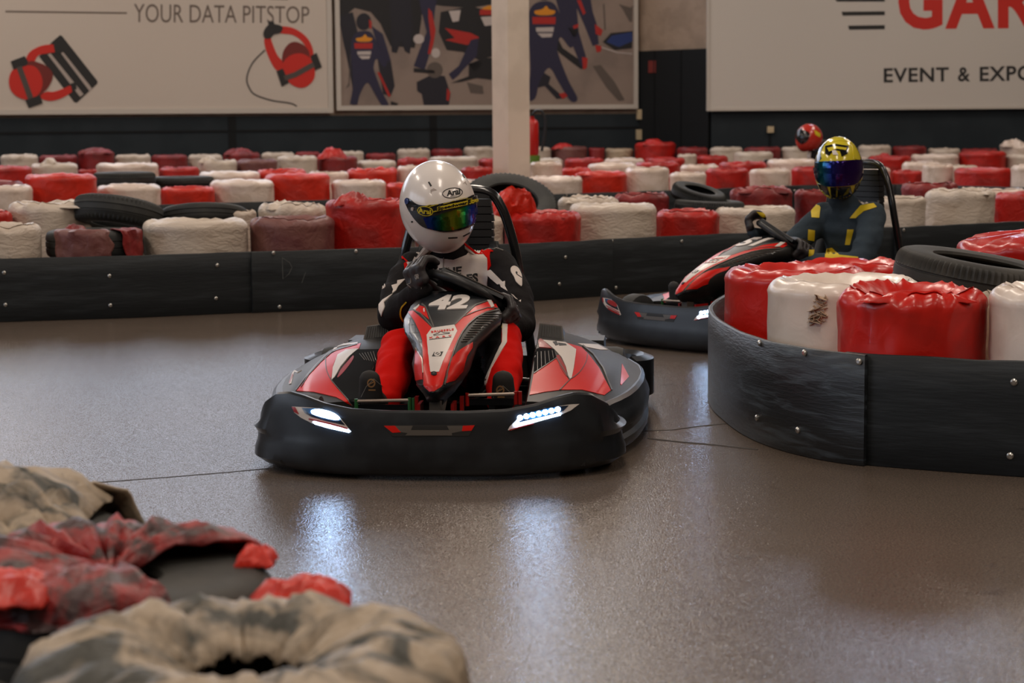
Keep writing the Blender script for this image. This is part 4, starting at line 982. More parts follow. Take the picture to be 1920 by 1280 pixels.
def make_kart(K, number_quad):
    root = empty('go_kart', K.o, -K.yaw)
    parts = {}
    # front bumper
    half = [(0, 0), (0.12, 0.003), (0.25, 0.018), (0.36, 0.045), (0.45, 0.085), (0.52, 0.135), (0.57, 0.195), (0.595, 0.26), (0.602, 0.34), (0.59, 0.43)]
    tops = [(0, .223), (.12, .222), (.25, .226), (.34, .240), (.42, .262), (.47, .270), (.52, .262), (.57, .228), (.595, .195), (.61, .175)]
    plan = smooth_path([V((-x, y, 0)) for x, y in half[:0:-1]] + [V((x, y, 0)) for x, y in half], 5)
    def prof(i, t):
        x = abs(plan[i].x); yb = plan[i].y; T_ = interp(x, tops)
        if yb > 0.26: T_ = interp(yb, [(0.26, .195), (0.34, .165), (0.43, .15)])
        e = max(0.0, min(1.0, (x - 0.47) / 0.09))
        g = lambda z: e * 0.020 * max(0, math.cos((z - 0.055) / 0.085 * 2 * PI)) - e * 0.006
        lift = 0.010 * max(0, min(1, (x - 0.3) / 0.3))
        return [(-.12, .055), (-.05, .020 + lift), (-.018, .014 + lift), (-.004, .024 + lift), (.004 + g(.045), .045), (.008 + g(.07), .07), (.008 + g(.095), .095), (.004 + g(.12), .12), (.0 + g(.14), .14), (-.004 + g(.165) * .4, max(.15, T_ - .05)), (-.010, T_ - .02),
                (-.014, T_ - .006), (-.022, T_), (-.034, T_ - .001), (-.042, T_ - .010), (-.046, T_ - .03), (-.05, .11), (-.12, .075)]
    mb = MB(); mb.grid(sweep(plan, prof), close_u=True, cap=True)
    bumper = build('front_bumper', mb, M_KBLACK, root, angle=35); parts['bumper'] = bumper
    bvB = bvh_of(bumper.data, K.M)
    hm = [M_KWHITE, M_LENS, M_LED, M_LED2, M_KRED2, M_TEAL]
    film('headlight', [P([(548, 762), (570, 763), (600, 765), (636, 781), (659, 809), (655, 811), (610, 801), (585, 793), (565, 783), (552, 773)], 0),
        P([(566, 764), (600, 766), (634, 781), (648, 797), (612, 789), (585, 781), (572, 774)], 1, .001), P([(568, 765), (600, 766), (634, 781), (640, 789), (600, 779), (580, 775)], 5, .0015),
        S([(586, 769), (600, 767.5), (620, 772), (635, 781), (634, 787), (612, 783.5), (588, 776)], 2, .003),
        P([(588, 790), (612, 796), (640, 802.5), (657, 808.5), (654, 810.5), (620, 803), (592, 795)], 3, .003), P([(548, 762.5), (554, 763), (561, 776), (553, 772)], 4, .003), L([(580, 785), (612, 792), (652, 803)], 2.2, 4, .003)],
        bvB, hm, bumper, K.Mi, 5)
    leds = [ELL((975 + 70 * t, 783 - 15.5 * t), 5.0, 4.9, 2, .004) for t in [0, .167, .333, .5, .667, .833, 1]]
    film('headlight', [P([(952, 806), (956, 799), (972, 783), (1020, 765), (1068, 758), (1086, 757), (1070, 769), (1050, 778), (1010, 790), (980, 799), (958, 807)], 0),
        P([(972, 784), (990, 773), (1030, 763), (1066, 760), (1056, 770), (1040, 776), (975, 793)], 1, .001), P([(970, 786), (990, 775), (1030, 765), (1052, 763), (1048, 771), (1000, 785)], 5, .0015)] + leds +
        [L([(964, 797), (1000, 788), (1050, 776)], 4.5, 3, .003), L([(955, 806), (980, 799), (1000, 794)], 1.8, 4, .004)], bvB, [M_KWHITE, M_LENS, M_LED3, M_LED2, M_KRED2, M_TEAL], bumper, K.Mi, 5)
    film('grille', [P([(717, 797), (892, 796), (879, 817), (737, 818)], 0), P([(720, 798), (741, 798), (752, 810), (736, 811)], 1, .001), P([(868, 798), (890, 797), (884, 807), (866, 808)], 1, .001),
        P([(741, 798), (774, 798), (768, 812), (752, 810)], 2, .001), P([(838, 798), (868, 798), (866, 808), (846, 812)], 2, .001), P([(770, 806), (845, 806), (848, 816), (760, 816)], 2, .001)],
        bvB, [M_KDARK, M_KRED, M_KGREY], bumper, K.Mi, 8)

    # steering fairing
    secs = [(752, 802, 827, .20), (746, 800, 830, .185), (737, 795, 836, .165), (724, 784, 850, .175), (705, 779, 864, .21), (682, 774, 879, .26), (660, 779, 886, .32), (642, 772, 893, .39), (625, 761, 911, .47), (610, 758, 925, .54),
            (598, 759, 937, .60), (586, 766, 939, .66), (574, 772, 931, .72), (562, 784, 922, .78), (553, 795, 908, .84), (548, 806, 893, .88), (547, 815, 885, .93)]
    rows = []
    for py, xl, xr, d in secs:
        row = []
        for k in range(17):
            u = k / 8 - 1; row.append(K.inv(lerp(xl, xr, k / 16), py, d + .06 * u * u + .05 * abs(u) ** 7))
        a, b = row[0], row[-1]
        row = [a + V((.012, .13, -.035)), a + V((.002, .05, -.010))] + row + [b + V((-.002, .05, -.010)), b + V((-.012, .13, -.035))]
        rows.append(row)
    mb = MB(); mb.grid(rows)
    fair = build('steering_fairing', mb, M_KDARK, root, angle=60); so = fair.modifiers.new('shell', 'SOLIDIFY'); so.thickness = 0.006; so.offset = 0
    bvF = bvh_of(fair.data, K.M)
    gm = [M_KRED, M_KWHITE, M_KDARK, M_KGREY, M_KSMOKE, M_INK, M_INKR, M_KBLACK, M_STEEL]
    hatch = []
    for i in range(13):
        t = i / 12; hatch.append(L([(lerp(902, 864, t), lerp(590, 642, t)), (lerp(938, 876, t), lerp(590, 641, t))], 1.0, 3, .003))
    f = lambda pts: [(740 + x / 8.53, 530 + y / 8.53) for x, y in pts]
    film('fairing_graphics', [
        P([(766, 587), (759, 600), (762, 630), (780, 654), (793, 668), (793, 645), (787, 626), (775, 604)], 4),
        P([(940, 587), (938, 597), (917, 617), (898, 634), (889, 644), (876, 642), (862, 650), (866, 634), (882, 612), (905, 595), (928, 585)], 7)] + hatch + [
        P([(787, 575), (793, 556), (830, 549), (880, 549), (908, 556), (921, 564), (893, 575), (871, 594), (853, 611), (812, 615)], 7, .0015),
        P(f([(225, 480), (300, 455), (600, 740), (520, 850), (540, 1100), (570, 1280)]) + [(808, 698), (823, 698)] + f([(770, 1280), (930, 930), (1000, 790), (965, 690), (1120, 550), (1290, 395), (1540, 295), (1600, 330), (1640, 415), (1450, 480), (1290, 560), (1160, 680), (1070, 800), (1000, 930), (940, 1080), (870, 1280)]) + [(836, 695), (829, 722), (815, 734), (807, 734), (796, 722), (795, 680), (793, 640), (788, 625), (777, 602)], 0, .002),
        P(f([(410, 380), (490, 410), (555, 610), (420, 500), (310, 460)]), 0, .0025), L(f([(300, 450), (420, 510), (610, 735)]), 2.4, 3, .003), L(f([(440, 350), (500, 400), (600, 650), (630, 730)]), 2.4, 3, .003),
        L(f([(1110, 560), (1290, 480), (1480, 420), (1620, 425)]), 1.2, 3, .004), L(f([(970, 680), (1130, 520), (1290, 370), (1540, 285)]), 2.4, 3, .003), L(f([(1690, 445), (1460, 490), (1300, 575), (1170, 690), (1080, 810), (1010, 940), (950, 1090), (880, 1290)]) + [(838, 700), (832, 722)], 2.2, 3, .004),
        P(f([(1470, 300), (1530, 300), (1580, 400), (1540, 420)]), 1, .0045), P(f([(310, 440), (400, 370), (410, 385), (340, 460)]), 1, .0045), P(f([(465, 440), (485, 430), (490, 490), (470, 490)]), 1, .0045),
        P(f([(600, 742), (955, 692), (1000, 790), (930, 930), (770, 1280)]) + [(823, 699), (808, 699)] + f([(560, 1280), (540, 1080), (516, 855)]), 1, .003),
        T('BRUSSELS', f([(585, 800), (945, 755), (945, 790), (590, 830)]), 6, .004, 0.05, spacing=1.3), T('KART', f([(560, 895), (910, 862), (910, 890), (565, 922)]), 6, .004, 0.05, spacing=2.4), L(f([(560, 938), (905, 893)]), 0.9, 5, .004),
        L(f([(620, 860), (700, 835), (735, 805), (790, 825), (885, 828)]), 0.9, 5, .004), L(f([(630, 872), (760, 850), (880, 838)]), 0.7, 5, .004),
        P(f([(605, 1200), (640, 1135), (780, 1125), (745, 1195)]), 5, .004), RING(f([(692, 1163)])[0], 5.0, 3.4, 1.9, 1, .005, -0.25), L(f([(662, 1180), (720, 1148)]), 1.6, 1, .005),
        ELL((814.5, 702.5), 5.2, 3.4, 7, .005), ELL((814.5, 702.5), 2.2, 1.5, 3, .006),
        P(f([(1235, 955), (1225, 1040), (1140, 1180)]) + [(866, 695), (851, 712), (832, 720), (838, 692), (846, 674), (857, 661)], 0, .002), P([(781, 652), (788, 664), (793, 676), (794, 712), (781, 713), (779, 690)], 0, .002), L([(781, 652), (793, 674), (795, 700)], 1.5, 8, .003),
        L([(850, 716), (829, 727), (815, 738), (807, 738), (795, 726), (781, 718)], 3.0, 7, .004)],
        bvF, gm, fair, K.Mi, 5, base=.003)
    film('race_number', [T(number_quad[0], number_quad[1], 0, .006, bold=0.045, shear=0.0)], bvF, [M_KWHITE], fair, K.Mi, 5, base=.003)
    mb = MB(); a = K.inv(816, 750, .24); mb.box((a.x, .25, .13), (.036, .05, .19)); mb.box((a.x, .29, .055), (.12, .16, .03))
    mb.tube([(a.x, .27, .10), (a.x + .015, .93, .46)], .012, 8); build('steering_post', mb, M_KGREY, root)
    for sx, w_ in ((-1, .02), (1, .03)):
        mb = MB(); mb.box((a.x + sx * .055, .29, .15), (.010, .09, .12)); mb.box((a.x + sx * .075, .36, .17), (.012, .03, .10))
        build('pedal_bracket', mb, M_REDP, root)
    for (xl, xr, yl, yr, mt_, en) in ((668, 768, 752, 750, M_STEEL, M_GREENC), (876, 967, 741, 738, M_STEEL, M_REDP)):
        p0, p1 = K.inv(xl, yl, .36), K.inv(xr, yr, .36); mb = MB(); mb.tube([p0, p1], .0055, 10)
        pd = build('foot_pedal', mb, mt_, root)
        for pp in ((p0,), (p1, p1 + V((.014, 0, 0)))):
            mb = MB()
            for p in pp: mb.tube([p + V((0, 0, -.035)), p + V((0, 0, .008))], .0065, 8)
            build('pedal_clamp', mb, en, pd)
        mb = MB(); mb.box(((p0.x + p1.x) / 2, .367, p0.z - .022), (abs(p1.x - p0.x) - .012, .008, .022)); mb.box(((p0.x + p1.x) / 2, .37, p0.z - .08), (.02, .01, .10))
        build('pedal_plate', mb, M_TUBE, pd, smooth=False)
    # chassis
    mb = MB(); mb.box((0, .96, .042), (.98, 1.72, .012))
    for sx in (-1, 1): mb.tube(smooth_path([(sx * .30, .12, .07), (sx * .27, .5, .06), (sx * .30, .9, .06), (sx * .33, 1.7, .07)], 4), .016, 8)
    mb.tube([(-.45, .34, .10), (.45, .34, .10)], .016, 8); mb.tube([(-.58, 1.46, .12), (.58, 1.46, .12)], .018, 10)
    build('chassis', mb, M_TUBE, root)
    for sx, y, r in ((-1, .33, .115), (1, .33, .115), (-1, 1.46, .13), (1, 1.46, .13)):
        x = sx * (.44 if y < 1 else .52); wd = .10 if y < 1 else .15
        mb = MB(); Mr = Matrix.Rotation(PI / 2, 3, 'Y')
        mb.lathe([(.05, -wd / 2), (r * .7, -wd / 2), (r * .95, -wd * .42), (r, -wd * .25), (r, wd * .25), (r * .95, wd * .42), (r * .7, wd / 2), (.05, wd / 2)], (x, y, r * .99), 28, M=Mr)
        build('wheel', mb, M_RUBBER, root)
    # side pods
    hi = [(.42, .195), (.5, .212), (.65, .255), (.8, .292), (.95, .325), (1.1, .340), (1.25, .338), (1.4, .33), (1.6, .30)]
    ho = [(.42, .165), (.8, .182), (1.2, .195), (1.6, .19)]
    xo = [(.42, .545), (.5, .575), (.65, .612), (.8, .635), (1.0, .652), (1.2, .655), (1.4, .645), (1.6, .60)]
    vm = [M_KRED, M_KWHITE, M_KDARK, M_KGREY, M_KRED2, M_INK, M_KBLACK, mat('painted_recess_black', (17, 18, 20), 0.9, spec=0.1)]  # last one: flat black film painting in the darkness of the pod's hollow
    ff = lambda pts: [(490 + x / 7.11, 600 + y / 7.11) for x, y in pts]
    fr = lambda pts: [(860 + x / 7.11, 600 + y / 7.11) for x, y in pts]
    for sx in (-1, 1):
        rows = []
        for i in range(25):
            d = lerp(.42, 1.6, i / 24); row = []; h1, h0, x1 = interp(d, hi), interp(d, ho), interp(d, xo)
            xi = .275 if sx > 0 else .27
            row.append(V((sx * xi, d, .06))); row.append(V((sx * xi, d, h1 - .02)))
            for k in range(15):
                t = k / 14; x = xi + .008 + (x1 - xi - .008) * t
                z = h0 + (h1 - h0) * (1 - t ** 1.7) - .006 * math.exp(-((t - .72) / .03) ** 2)
                row.append(V((sx * x, d, z)))
            row.append(V((sx * (x1 + .004), d, h0 - .03))); row.append(V((sx * (x1 - .01), d, .06)))
            rows.append(row)
        mb = MB(); mb.grid(rows, close_u=True, cap=True)
        pod = build('side_pod', mb, M_KDARK, root, angle=35); bvP = bvh_of(pod.data, K.M)
        mb = MB(); x0_, d0_ = sx * .315, 1.16
        vent = []
        b0 = [V((sx * .275, 1.08, .325)), V((sx * .375, 1.10, .315)), V((sx * .365, 1.14, .372)), V((sx * .282, 1.12, .385))]
        b1_ = [p + V((0, .20, -.03 if k < 2 else -.045)) for k, p in enumerate(b0)]
        mb.add(b0 + b1_, [(0, 1, 2, 3), (7, 6, 5, 4), (0, 4, 5, 1), (1, 5, 6, 2), (2, 6, 7, 3), (3, 7, 4, 0)])
        vt = build('air_vent', mb, M_KGREY, pod, smooth=False)
        mb = MB()
        for i in range(9):
            t = .10 + .8 * i / 8; p0 = b0[0].lerp(b0[1], t); p1 = b0[3].lerp(b0[2], t); q0 = p0.lerp(p1, .1); q1 = p0.lerp(p1, .92); nn = V((0, -.004, .002))
            w2 = V((.0034, 0, 0)); mb.add([q0 - w2 + nn, q0 + w2 + nn, q1 + w2 + nn, q1 - w2 + nn, q0 - w2 - nn, q0 + w2 - nn, q1 + w2 - nn, q1 - w2 - nn], [(0, 1, 2, 3), (4, 7, 6, 5), (0, 4, 5, 1), (1, 5, 6, 2), (2, 6, 7, 3), (3, 7, 4, 0)])
        build('vent_slat', mb, M_INK, pod)
        if sx < 0:
            film('pod_graphics', [P(ff([(470, 945), (590, 800), (760, 600), (900, 470), (1100, 360), (1330, 310), (1300, 385), (1020, 465), (960, 600), (930, 795), (1000, 900), (1215, 1145), (1000, 1030), (700, 960)]), 0),
                P(ff([(1300, 383), (1130, 400), (1020, 465), (955, 640), (938, 800), (980, 760), (1060, 620), (1160, 500), (1240, 430)]), 1, .001), S(ff([(1225, 480), (1150, 560), (1060, 670), (1015, 765), (1050, 750), (1140, 650), (1225, 530)]), 4, .001),
                P([(667, 656), (712, 655), (722, 690), (720, 745), (664, 760), (641, 738), (624, 712), (642, 691), (656, 668)], 7, .0003), L(ff([(860, 500), (870, 660), (930, 800), (1010, 900), (1215, 1140)]), 1.4, 3, .002, True), L(ff([(460, 940), (600, 760), (780, 560), (940, 430), (1280, 325)]), 2.2, 3, .002, True), L(ff([(530, 900), (640, 730), (800, 560), (960, 420)]), 1.4, 2, .002),
                P(ff([(490, 590), (440, 700), (400, 850), (370, 860), (410, 720)]), 1, .001), P(ff([(420, 715), (375, 840), (385, 850), (430, 740)]), 4, .002), P(ff([(940, 385), (1100, 320), (1290, 300), (1280, 320), (1080, 345)]), 1, .001)] +
                [L([(lerp(674, 700, t), lerp(664, 660, t)), (lerp(684, 706, t), lerp(676, 680, t))], 1.0, 3, .002) for t in (0, .2, .4, .6, .8, 1)],
                bvP, vm, pod, K.Mi, 6, base=.002)
        else:
            film('pod_graphics', [P(fr([(945, 1000), (1000, 715), (1300, 510), (1360, 640), (1470, 800), (1340, 935), (1150, 960)]), 0), P(fr([(1300, 480), (1335, 470), (1430, 640), (1445, 740), (1430, 760), (1350, 640)]), 4, .001),
                P(fr([(1120, 270), (1420, 300), (1564, 395), (1555, 480), (1530, 650), (1500, 795), (1470, 800), (1425, 620), (1370, 500), (1270, 390)]), 1, .001),
                P([(1061, 643), (1090, 651), (1103, 664), (1123, 690), (1145, 732), (1133, 741), (1092, 731), (1050, 731), (1067, 713), (1072, 708), (1077, 685), (1080, 656)], 0), L([(1067, 713), (1085, 700), (1098, 680), (1101, 664)], 1.3, 3, .002, True), P(fr([(1000, 705), (1010, 400), (1060, 380), (1270, 392), (1300, 500)]), 7, .0003), L(fr([(1005, 715), (1300, 512), (1480, 800), (1350, 935)]), 1.8, 3, .002), L([(1147, 732), (1130, 690), (1112, 664), (1092, 648)], 2.4, 3, .002),
                P([(1083, 644), (1121, 646), (1140, 656), (1126, 656), (1100, 651)], 1), P([(1166, 682), (1179, 706), (1165, 722), (1163, 720)], 0), P(fr([(1060, 245), (1110, 260), (1240, 380), (1070, 365)]), 4, .001),
                P(fr([(1250, 300), (1300, 290), (1330, 340), (1290, 350)]), 5, .002), P(fr([(1320, 310), (1420, 325), (1440, 345), (1340, 350)]), 5, .002)] +
                [L([(lerp(1006, 1040, t), lerp(661, 658, t)), (lerp(1006, 1043, t), lerp(697, 668, t))], 1.0, 3, .002) for t in (0.05, .25, .45, .65, .85)],
                bvP, vm, pod, K.Mi, 6, base=.002)
        # side guard along the pod
        pl_ = [V((sx * (interp(d, xo) + .012), d, 0)) for d in [.40 + 1.2 * k / 20 for k in range(21)]]
        if sx > 0: pl_ = pl_[::1]
        sgn = 1 if sx > 0 else -1
        pr = lambda i, t: [(sgn * o_, z) for o_, z in [(-.05, .05), (-.02, .022), (.006, .020), (.016, .035), (.016, .055), (.004, .068), (.004, .085), (.018, .098), (.020, .13), (.010, .150), (.006, .165), (.002, .185), (-.010, .196), (-.05, .18)]]
        mb = MB(); mb.grid(sweep(pl_, pr), close_u=True, cap=True); build('side_guard', mb, M_KBLACK, root, angle=35)
    # rear guard
    hp = [(.600, 1.60), (.632, 1.63), (.640, 1.70), (.61, 1.79), (.50, 1.84), (.2, 1.86), (0, 1.862)]
    plan2 = smooth_path([V((x, y, 0)) for x, y in hp] + [V((-x, y, 0)) for x, y in hp[-2::-1]], 4)
    pr = lambda i, t: [(-.06, .05), (-.02, .03), (.0, .035), (.012, .06), (.006, .085), (.014, .10), (.014, .15), (.004, .19), (-.02, .205), (-.06, .19)]
    mb = MB(); mb.grid(sweep(plan2[::-1], lambda i, t: [(o_, z) for o_, z in pr(i, t)]), close_u=True, cap=True); build('rear_guard', mb, M_KBLACK, root, angle=35)
    mb = MB()
    for sx in (-1, 1): mb.box((sx * .42, 1.66, .19), (.20, .22, .16), taper=.85)
    mb.box((0, 1.74, .14), (.5, .18, .12)); build('engine_cover', mb, M_KDARK, root, smooth=False)
    # seat, head pad, roll hoop
    cx = -.06; rows = []
    for i in range(17):
        t = i / 16; z = lerp(.07, .66, t); y = 1.50 + .14 * t; hw = .205 - .05 * max(0, t - .6) / .4; row = []
        for k in range(13):
            u = k / 6 - 1; row.append(V((cx + hw * u, y - .16 * abs(u) ** 2.5 * (1 - t * .55), z)))
        rows.append(row)
    base = []
    for i in range(7):
        t = i / 6; y = lerp(1.04, 1.50, t); base.append([V((cx + .19 * (k / 6 - 1), y - (.16 if t == 1 else 0) * abs(k / 6 - 1) ** 2.5, .085 + .10 * abs(k / 6 - 1) ** 3 - .02 * t)) for k in range(13)])
    mb = MB(); mb.grid(base[:-1] + rows); st = build('seat', mb, M_SEAT, root, angle=60); so = st.modifiers.new('shell', 'SOLIDIFY'); so.thickness = 0.012; so.offset = -1
    mb = MB(); 
    for k in range(9):
        z = .60 + .03 * k; mb.box((cx + .02, 1.61, z), (.23 - .010 * max(0, k - 5), .05, .026), taper=.97)
    mb.box((cx + .02, 1.622, .70), (.205, .04, .24)); build('head_pad', mb, M_SEAT, root)
    mb = MB(); path = smooth_path([(.235, 1.64, .05), (.20, 1.62, .35), (.165, 1.60, .58), (.140, 1.60, .69), (.105, 1.60, .79), (.055, 1.60, .85), (-.06, 1.60, .862), (-.175, 1.60, .85), (-.225, 1.60, .79), (-.26, 1.60, .69), (-.285, 1.60, .58), (-.32, 1.62, .35), (-.355, 1.64, .05)], 7)
    mb.tube(path, .019, 12); build('roll_hoop', mb, M_TUBE, root)
    # steering wheel
    WC, wa = V((.018, .955, .508)), V((.905, 0, -.425)); wb = V((.16, -.92, .34)); wb = (wb - wa * wb.dot(wa)).normalized(); wn = wa.cross(wb); 
    if wn.z < 0: wn = -wn
    mb = MB(); mb.tube([WC + wa * .150 * math.cos(a) + wb * .135 * math.sin(a) for a in [2 * PI * k / 40 for k in range(40)]], .0165, 12, closed=True)
    for a in (0.2, PI - .2, -PI / 2): mb.box(WC + (wa * math.cos(a) * .07 + wb * math.sin(a) * .06), (.16, .03, .012), Matrix((wa * math.cos(a) + wb * math.sin(a), wb * math.cos(a) - wa * math.sin(a), wn)).transposed())
    whl = build('steering_wheel', mb, M_SEAT, root)
    R3 = Matrix((wa, wb, wn)).transposed(); mb = MB(); mb.box(WC + wb * .05 + wn * .004, (.20, .13, .028), R3, taper=.9); mb.box(WC + wb * .10 + wn * .02 + wa * .02, (.24, .035, .016), R3)
    build('steering_pad', mb, M_KBLACK, whl, smooth=False)
    mb = MB(); mb.tube([WC + wb * .121 + wn * .028 - wa * .09, WC + wb * .121 + wn * .028 + wa * .14], .0022, 6); build('edge_highlight', mb, M_KGREY, whl)  # grey line modelled in place of the highlight along the pad's edge
    return root, dict(WC=WC, wa=wa, wb=wb, wn=wn)

kart1, WH = make_kart(K1, ('42', [(813, 557), (888, 556), (874, 582), (801, 585)]))
tag(kart1, 'red and black go kart with white number 42 and lit headlights in front', 'go kart')
def child(o, nm):
    for c in o.children_recursive:
        if c.name.split('.')[0] == nm: return c
def copy_kart(K, num, label):
    k = copy_tree(kart1); k.location = K.o; k.rotation_euler = (0, 0, -K.yaw); k['label'] = label
    return k
kart2 = copy_kart(K2, '51', 'red and black go kart with number 51 turning behind the near barrier')
old = child(kart2, 'race_number'); fp = old.parent; bpy.data.objects.remove(old)
film('race_number', [T('51', [(813, 557), (885, 556), (871, 582), (801, 585)], 0, .006, bold=0.045)], bvh_of(child(kart1, 'steering_fairing').data, K1.M), [M_KWHITE], fp, K1.Mi, 5, base=.003)
kart3 = copy_kart(K3, '', 'distant red and black go kart beyond the middle barrier')
c = child(kart3, 'race_number'); bpy.data.objects.remove(c)

# ------------------------------------------------------------------ drivers
M_SUIT = mat('black_suit_fabric', (31, 29, 30), 0.85, spec=0.12, bump=0.45, bscale=16, bdist=0.012, distort=0.8)
M_SUITG = mat('charcoal_suit_fabric', (50, 48, 49), 0.75, bump=0.3, bscale=16, bdist=0.01)
M_SUITW = mat('white_suit_fabric', (212, 201, 193), 0.8, spec=0.2, bump=0.35, bscale=12, bdist=0.012, distort=0.8)
M_SUITR = mat('red_suit_fabric', (200, 16, 8), 0.85, spec=0.08, bump=0.3, bscale=12, bdist=0.012, distort=0.8)
M_SUITB = mat('slate_blue_suit_fabric', (50, 61, 70), 0.85, spec=0.15, bump=0.4, bscale=14, bdist=0.014, distort=0.8)
M_YEL = mat('yellow_fabric', (206, 178, 24), 0.6); M_GLOVE = mat('black_glove_leather', (42, 38, 39), 0.45, bump=0.3, bscale=60, bdist=0.004); M_STITCH = mat('pale_stitching', (150, 146, 140), 0.6)
M_SHOE = mat('black_shoe_suede', (36, 33, 31), 0.75); M_GOLD = mat('tan_shoe_print', (150, 112, 72), 0.6)
M_HWHITE = mat('white_helmet_gloss', (228, 220, 214), 0.24, coat=0.35); M_HBLACK = mat('helmet_black_gloss', (16, 17, 20), 0.15, coat=0.5); M_HYEL = mat('helmet_yellow', (206, 190, 46), 0.2, coat=0.5); M_HRED = mat('helmet_red', (182, 44, 32), 0.25, coat=0.5)
M_STRIPY = mat('visor_strip_yellow', (196, 176, 36), 0.3); M_BALA = mat('black_balaclava', (22, 22, 24), 0.8); M_HBLUE = mat('blue_pivot_cap', (36, 52, 104), 0.25)
def visor_mat(name, stops, x0, x1, rough=0.10):
    mt = bpy.data.materials.new(name); mt.use_nodes = True; nt = mt.node_tree; b = nt.nodes['Principled BSDF']
    tc = nt.nodes.new('ShaderNodeTexCoord'); sp = nt.nodes.new('ShaderNodeSeparateXYZ'); mr = nt.nodes.new('ShaderNodeMapRange'); r = nt.nodes.new('ShaderNodeValToRGB')
    nt.links.new(tc.outputs['Object'], sp.inputs[0]); nt.links.new(sp.outputs['X'], mr.inputs['Value'])
    mr.inputs['From Min'].default_value = x0; mr.inputs['From Max'].default_value = x1
    nt.links.new(mr.outputs['Result'], r.inputs['Fac'])
    el = r.color_ramp.elements
    while len(el) < len(stops): el.new(0.5)
    for e, (p, c) in zip(el, stops): e.position = p; e.color = lin(c)
    nt.links.new(r.outputs['Color'], b.inputs['Base Color']); b.inputs['Metallic'].default_value = 0.75; b.inputs['Roughness'].default_value = rough
    return mt

def hand(name, p, t, o, front, parent, mts, scale=1.0, flip=1):
    """a gloved hand closed round the wheel rim at p; t along the rim, o outward (palm side), front the side the fingers pass first"""
    t = t.normalized(); o = (o - t * o.dot(t)).normalized(); f = t.cross(o); f = f if f.dot(front) > 0 else -f
    def at(phi, r, s): return p + (o * math.cos(phi) + f * math.sin(phi)) * r * scale + t * s * scale
    R_ = 0.030; caps = []
    palm = [at(-0.5, .042, -.030), at(-0.5, .042, .030), at(0.35, .043, -.032), at(0.35, .043, .030), at(-1.0, .055, 0)]
    caps.append((palm[0], .017 * scale, palm[1], .017 * scale)); caps.append((palm[2], .0145 * scale, palm[3], .0145 * scale))
    caps.append((palm[0], .016 * scale, palm[2], .015 * scale)); caps.append((palm[1], .016 * scale, palm[3], .015 * scale)); caps.append(((palm[0] + palm[1]) / 2, .018 * scale, (palm[2] + palm[3]) / 2, .017 * scale)); caps.append(((palm[0] + palm[1]) / 2, .018 * scale, palm[4], .022 * scale))
    for i, s in enumerate((-.036, -.012, .012, .035)):
        ln = (0.88, 1.0, 1.04, 0.92)[i]; s = s * 1.06
        ph = [0.35, 0.35 + 0.95 * ln, 0.35 + 1.75 * ln, 0.35 + 2.4 * ln]; rr = [.043, .038, .033, .030]; th = [.0125, .0115, .0105, .0092]
        pts = [at(a, r, s * (1 - .05 * k)) for k, (a, r) in enumerate(zip(ph, rr))]
        for k in range(3): caps.append((pts[k], th[k] * scale, pts[k + 1], th[k + 1] * scale))
    tp = [at(-0.7, .045, .034 * flip), at(-1.15, .040, .052 * flip), at(-1.75, .033, .056 * flip), at(-2.3, .030, .052 * flip)]
    for k, r in enumerate((.0145, .0125, .0115)): caps.append((tp[k], r * scale, tp[k + 1], (.0125, .0115, .0100)[k] * scale))
    me = fuse(name, caps, 0.0042 * scale, 3)
    return link(name, me, mts, parent), palm[4]

def helmet_mesh(name, c, f_dir, up, a=.143, b=.172, h=.172):
    f = f_dir.normalized(); r = f.cross(up).normalized(); u = r.cross(f).normalized()
    rows = []; N, Mx = 40, 56
    for i in range(N + 1):
        th = PI * i / N; th = min(max(th, .015), PI - .015); row = []
        for j in range(Mx):
            ph = 2 * PI * j / Mx; x, y, z = math.sin(th) * math.sin(ph), math.sin(th) * math.cos(ph), math.cos(th)
            fx = x * a; fy = y * b; fz = z * h
            if z < 0:
                k = -z
                if y > 0: fy += .020 * k * y; fz -= .032 * k * y * y; fx *= 1 - .07 * k * y
                else: fy *= 1 - .10 * k
                lim = -.135 - .035 * max(0, y)
                if fz < lim: fz = lim - (lim - fz) * -.0 + (fz - lim) * .25
            else: fx *= 1 - .03 * z
            row.append(c + r * fx + f * fy + u * fz)
        rows.append(row)
    mb = MB(); mb.grid(rows, close_u=True, cap=True)
    return mb.mesh(name, True, 60), r, f, u

